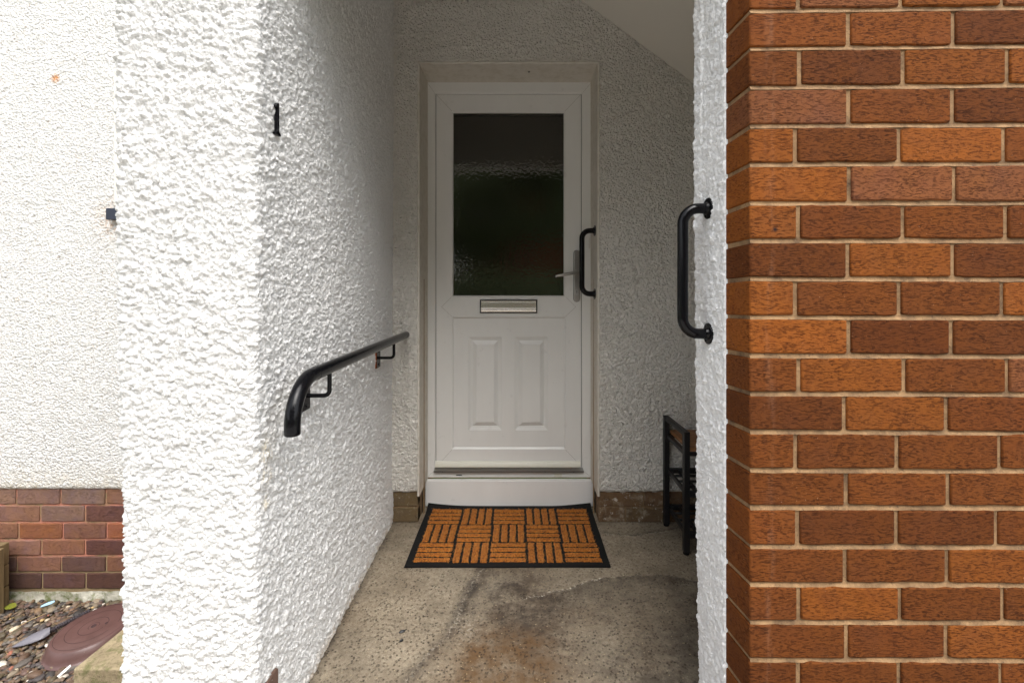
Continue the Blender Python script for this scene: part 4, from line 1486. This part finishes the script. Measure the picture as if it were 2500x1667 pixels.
hs_ = shl - dn * .012 + up * .004
for k in range(nrib * 4 + 1):
    f = k / (nrib * 4)
    hp.append(hs_.lerp(hend, f)); hr_.append(.0085 + (.0024 if k % 4 in (1, 2) else 0))
m.tube(hp, hr_, 16)
m.build('ribbed_handle', M_DARKRIB, th, smooth=30)

# concrete slab edge in the lower left
tag(MB().hexa([(-1.672, 1.716, GZ - .03), (-.95, 1.716, GZ - .03), (-.95, 2.20, GZ - .03), (-1.642, 2.20, GZ - .03),
               (-1.672, 1.716, GZ + .10), (-.95, 1.716, GZ + .10), (-.95, 2.20, GZ + .10), (-1.642, 2.20, GZ + .10)]).build('concrete_slab', M_CONC, bevel=.006),
    'rough mossy concrete slab between the brown saucer and the pillar', 'slab')

# timber planter at the left edge
th = thing('timber_planter', (-2.6, 2.1, GZ), 'weathered timber planter corner at the far left on the gravel', 'planter')
px_r = PX(14, 2.16)
for k in range(3):
    z0 = GZ + k * .104
    MB().hexa([(-3.4, 1.98, z0), (px_r - .035, 1.98, z0), (px_r - .028, 2.20, z0), (-3.4, 2.20, z0), (-3.4, 1.98, z0 + .101), (px_r - .035, 1.98, z0 + .101), (px_r - .028, 2.20, z0 + .101), (-3.4, 2.20, z0 + .101)]).build('board', M_PLANTER, th, bevel=.003)
MB().box(px_r - .034, px_r + .004, 2.06, 2.15, GZ, GZ + .308).build('corner_post', M_PLANTER, th, bevel=.003)

# small litter on the gravel
def flake(name, px, py, pts, mat, label, cat, z=GZ + .022, tilt=0.3, rot=0.0, th_=.0012):
    c = Vector(on_ground(px, py, z))
    M_ = Matrix.Translation(c) @ Matrix.Rotation(rot, 4, 'Z') @ Matrix.Rotation(tilt, 4, 'X')
    n = len(pts)
    vs = [M_ @ Vector((x, y, .004 * math.cos(60 * x))) for x, y in pts] + [M_ @ Vector((x, y, .004 * math.cos(60 * x) - th_)) for x, y in pts]
    m = MB().add(vs, [tuple(range(n)), tuple(range(2 * n - 1, n - 1, -1))] + [(k, k + n, (k + 1) % n + n, (k + 1) % n) for k in range(n)])
    tag(m.build(name, mat), label, cat)


flake('plastic_scrap', 110, 1386, [(-.024, -.008), (.010, -.006), (.024, .000), (.022, .010), (.000, .006), (-.022, .000)], M_BLUE, 'pale blue plastic scrap on the gravel near the footing', 'litter', rot=.5, tilt=.5)
flake('fallen_leaf', 24, 1392, [(-.026, .0), (-.016, .014), (.002, .019), (.018, .012), (.026, .0), (.018, -.012), (.002, -.018), (-.016, -.012)], M_LEAFG, 'green fallen leaf on the gravel beside the timber planter', 'leaf', tilt=.25)
flake('white_scrap', 149, 1540, [(-.010, -.022), (.004, -.020), (.010, .0), (.012, .020), (.002, .022), (-.006, .0)], M_WHITE, 'white torn scrap standing in the gravel beside the slab', 'litter', rot=-.5, tilt=.6)
a_, b_ = Vector(on_ground(42, 1437, GZ + .022)), Vector(on_ground(107, 1407, GZ + .026))
tag(MB().tube([a_, a_.lerp(b_, .5) + Vector((0, 0, .003)), b_], [.0012, .0014, .0008], 6).build('dry_stalk', M_STRAW), 'thin straw-coloured dry stalk lying across the gravel', 'stalk')

# ================================================================== GARDEN BEHIND THE CAMERA (seen only in the glass)
def tree(x, y, h, rad, seed, label, tint, cf=.66, hf=.32):
    rg = np.random.default_rng(seed)
    th = thing('garden_tree', (x, y, GZ), label, 'tree', 'garden trees opposite the porch')
    m = MB()
    m.tube([(x, y, GZ), (x + .05, y, GZ + h * .3), (x - .03, y + .04, GZ + h * .6), (x, y, GZ + h * .9)], [.16, .12, .08, .02], 10)
    for k in range(7):
        a = k * 2.4; z = GZ + h * (.3 + .07 * k)
        m.tube([(x, y, z), (x + rad * .5 * math.cos(a), y + rad * .5 * math.sin(a), z + h * .12), (x + rad * .85 * math.cos(a), y + rad * .85 * math.sin(a), z + h * .18)], [.06, .035, .01], 7)
    m.build('trunk', M_BARK, th)
    nc = 46
    cc = rg.normal(size=(nc, 3)); cc /= np.linalg.norm(cc, axis=1, keepdims=True); cc *= (rg.random((nc, 1)) ** .45)
    cc = cc * np.array([rad, rad, h * hf]) + np.array([x, y, GZ + h * cf])
    n = 17000
    p = cc[rg.integers(0, nc, n)] + rg.normal(size=(n, 3)) * rad * .14
    a = rg.random(n) * 6.28; b = rg.normal(size=n) * .7; s = .06 + .05 * rg.random(n)
    u = np.stack([np.cos(a), np.sin(a), b * .5], -1); v = np.stack([-np.sin(a) * .6, np.cos(a) * .6, np.ones(n)], -1)
    u /= np.linalg.norm(u, axis=1, keepdims=True); v /= np.linalg.norm(v, axis=1, keepdims=True)
    u *= s[:, None]; v *= s[:, None] * .6
    V = np.stack([p - u, p - v, p + u, p + v], 1)
    col = np.repeat((np.array(tint) * (.7 + .7 * rg.random((n, 1))))[:, None], 4, 1)
    me = bpy.data.meshes.new('crown')
    me.from_pydata(V.reshape(-1, 3).tolist(), [], np.arange(n * 4).reshape(n, 4).tolist())
    ca = me.color_attributes.new('tone', 'FLOAT_COLOR', 'POINT'); q = np.ones((n * 4, 4), dtype=np.float32); q[:, :3] = col.reshape(-1, 3); ca.data.foreach_set('color', q.ravel())
    link_mesh('crown', me, M_LEAF, th, smooth=0)


tree(-3.3, -7.0, 7.2, 1.8, 1, 'broad green tree across the garden on the left when facing out', (.17, .20, .08))
tree(1.9, -8.2, 8.2, 1.9, 2, 'tall dark green tree straight across the garden from the door', (.14, .18, .07))
tree(.1, -9.0, 8.4, 1.3, 4, 'narrow tall green tree left of the dark one opposite the porch', (.17, .20, .08))
tree(-1.75, -9.6, 8.6, 1.35, 5, 'high-crowned green tree between the broad and the narrow one opposite the porch', (.17, .20, .08), .50, .34)
tree(4.4, -7.0, 7.2, 1.8, 3, 'lighter green tree across the garden on the right when facing out', (.17, .20, .08))
rg = np.random.default_rng(11)
hx0, hx1, hy0, hy1, hz1 = -7.5, 7.5, -6.5, -5.6, 1.5
n = 26000
p = np.stack([hx0 + (hx1 - hx0) * rg.random(n), hy0 + (hy1 - hy0) * rg.random(n), GZ + (hz1 - GZ) * rg.random(n)], -1)
p[:, 1] += .25 * np.sin(p[:, 0] * 1.7) + .12 * np.sin(p[:, 0] * 5 + p[:, 2] * 4)
a = rg.random(n) * 6.28; sz = .05 + .05 * rg.random(n)
u = np.stack([np.cos(a), np.sin(a) * .5, rg.normal(size=n) * .5], -1) * sz[:, None]; v = np.stack([-np.sin(a) * .4, np.cos(a) * .5, np.ones(n)], -1) * sz[:, None] * .6
V = np.stack([p - u, p - v, p + u, p + v], 1)
cl = np.repeat((np.array((.15, .18, .07)) * (.6 + .9 * rg.random((n, 1))))[:, None], 4, 1)
me = bpy.data.meshes.new('hedge')
me.from_pydata(V.reshape(-1, 3).tolist(), [], np.arange(n * 4).reshape(n, 4).tolist())
ca = me.color_attributes.new('tone', 'FLOAT_COLOR', 'POINT'); q = np.ones((n * 4, 4), dtype=np.float32); q[:, :3] = cl.reshape(-1, 3); ca.data.foreach_set('color', q.ravel())
tag(link_mesh('hedge', me, M_LEAF, smooth=0), 'dense green hedge behind the garden wall opposite the porch', 'hedge')
m = MB(); m.cur = 0
gw = thing('garden_wall', (0, -5.2, GZ), 'low red brick garden wall across the end of the path', 'wall')
rr = random.Random(5)
for i in range(12):
    z0 = GZ + i * .083; off = .11 * (i % 2)
    for k in range(-26, 26):
        x0 = k * .225 + off
        if -.5 < x0 + .1 < .5: continue
        m.col = lin(*rr.choice(((150, 84, 56), (136, 74, 50), (162, 92, 64))))
        m.box(x0 + .005, x0 + .220, -5.3, -5.2, z0 + .005, z0 + .078)
m.build('brick_courses', M_OLDBRICK, gw, color=True)
m = MB(); m.box(-5.8, -.4, -5.292, -5.208, GZ, GZ + .99); m.box(.62, 5.8, -5.292, -5.208, GZ, GZ + .99)
m.build('mortar', M_MORTAR, gw)

# brick house across the garden, reflected between the trees
bh = thing('neighbour_house', (0, -14, GZ), 'red brick house across the garden seen only as a reflection', 'house')
m = MB(); m.col = lin(150, 92, 66)
m.box(-2.3, 9, -20, -14, GZ, 5.4)
m.build('wall', M_OLDBRICK, bh, color=True)
MB().add([(-2.6, -20.4, 5.4), (9.4, -20.4, 5.4), (9.4, -13.6, 5.4), (-2.6, -13.6, 5.4), (-2.6, -17, 9.6), (9.4, -17, 9.6)], [(0, 3, 2, 1), (3, 2, 5, 4), (0, 4, 5, 1), (0, 3, 4), (1, 5, 2)]).build('roof', M_GROOVE, bh)
MB().box(.55, 1.35, -14.03, -13.99, GZ, 1.75).build('door', M_STEP, bh)
for (x, z) in ((3.4, .9), (-1.2, .9), (6.4, .9), (-1.2, 3.6), (.9, 3.6), (3.4, 3.6), (6.4, 3.6)):
    w_ = MB().ring(x - .6, x + .6, z - .55, z + .55, [(0, -13.98), (0, -13.94), (.08, -13.94), (.08, -13.98)]).build('window', M_UPVC, bh)
    MB().box(x - .53, x + .53, -13.99, -13.97, z - .48, z + .48).build('pane', M_GLASS, w_)
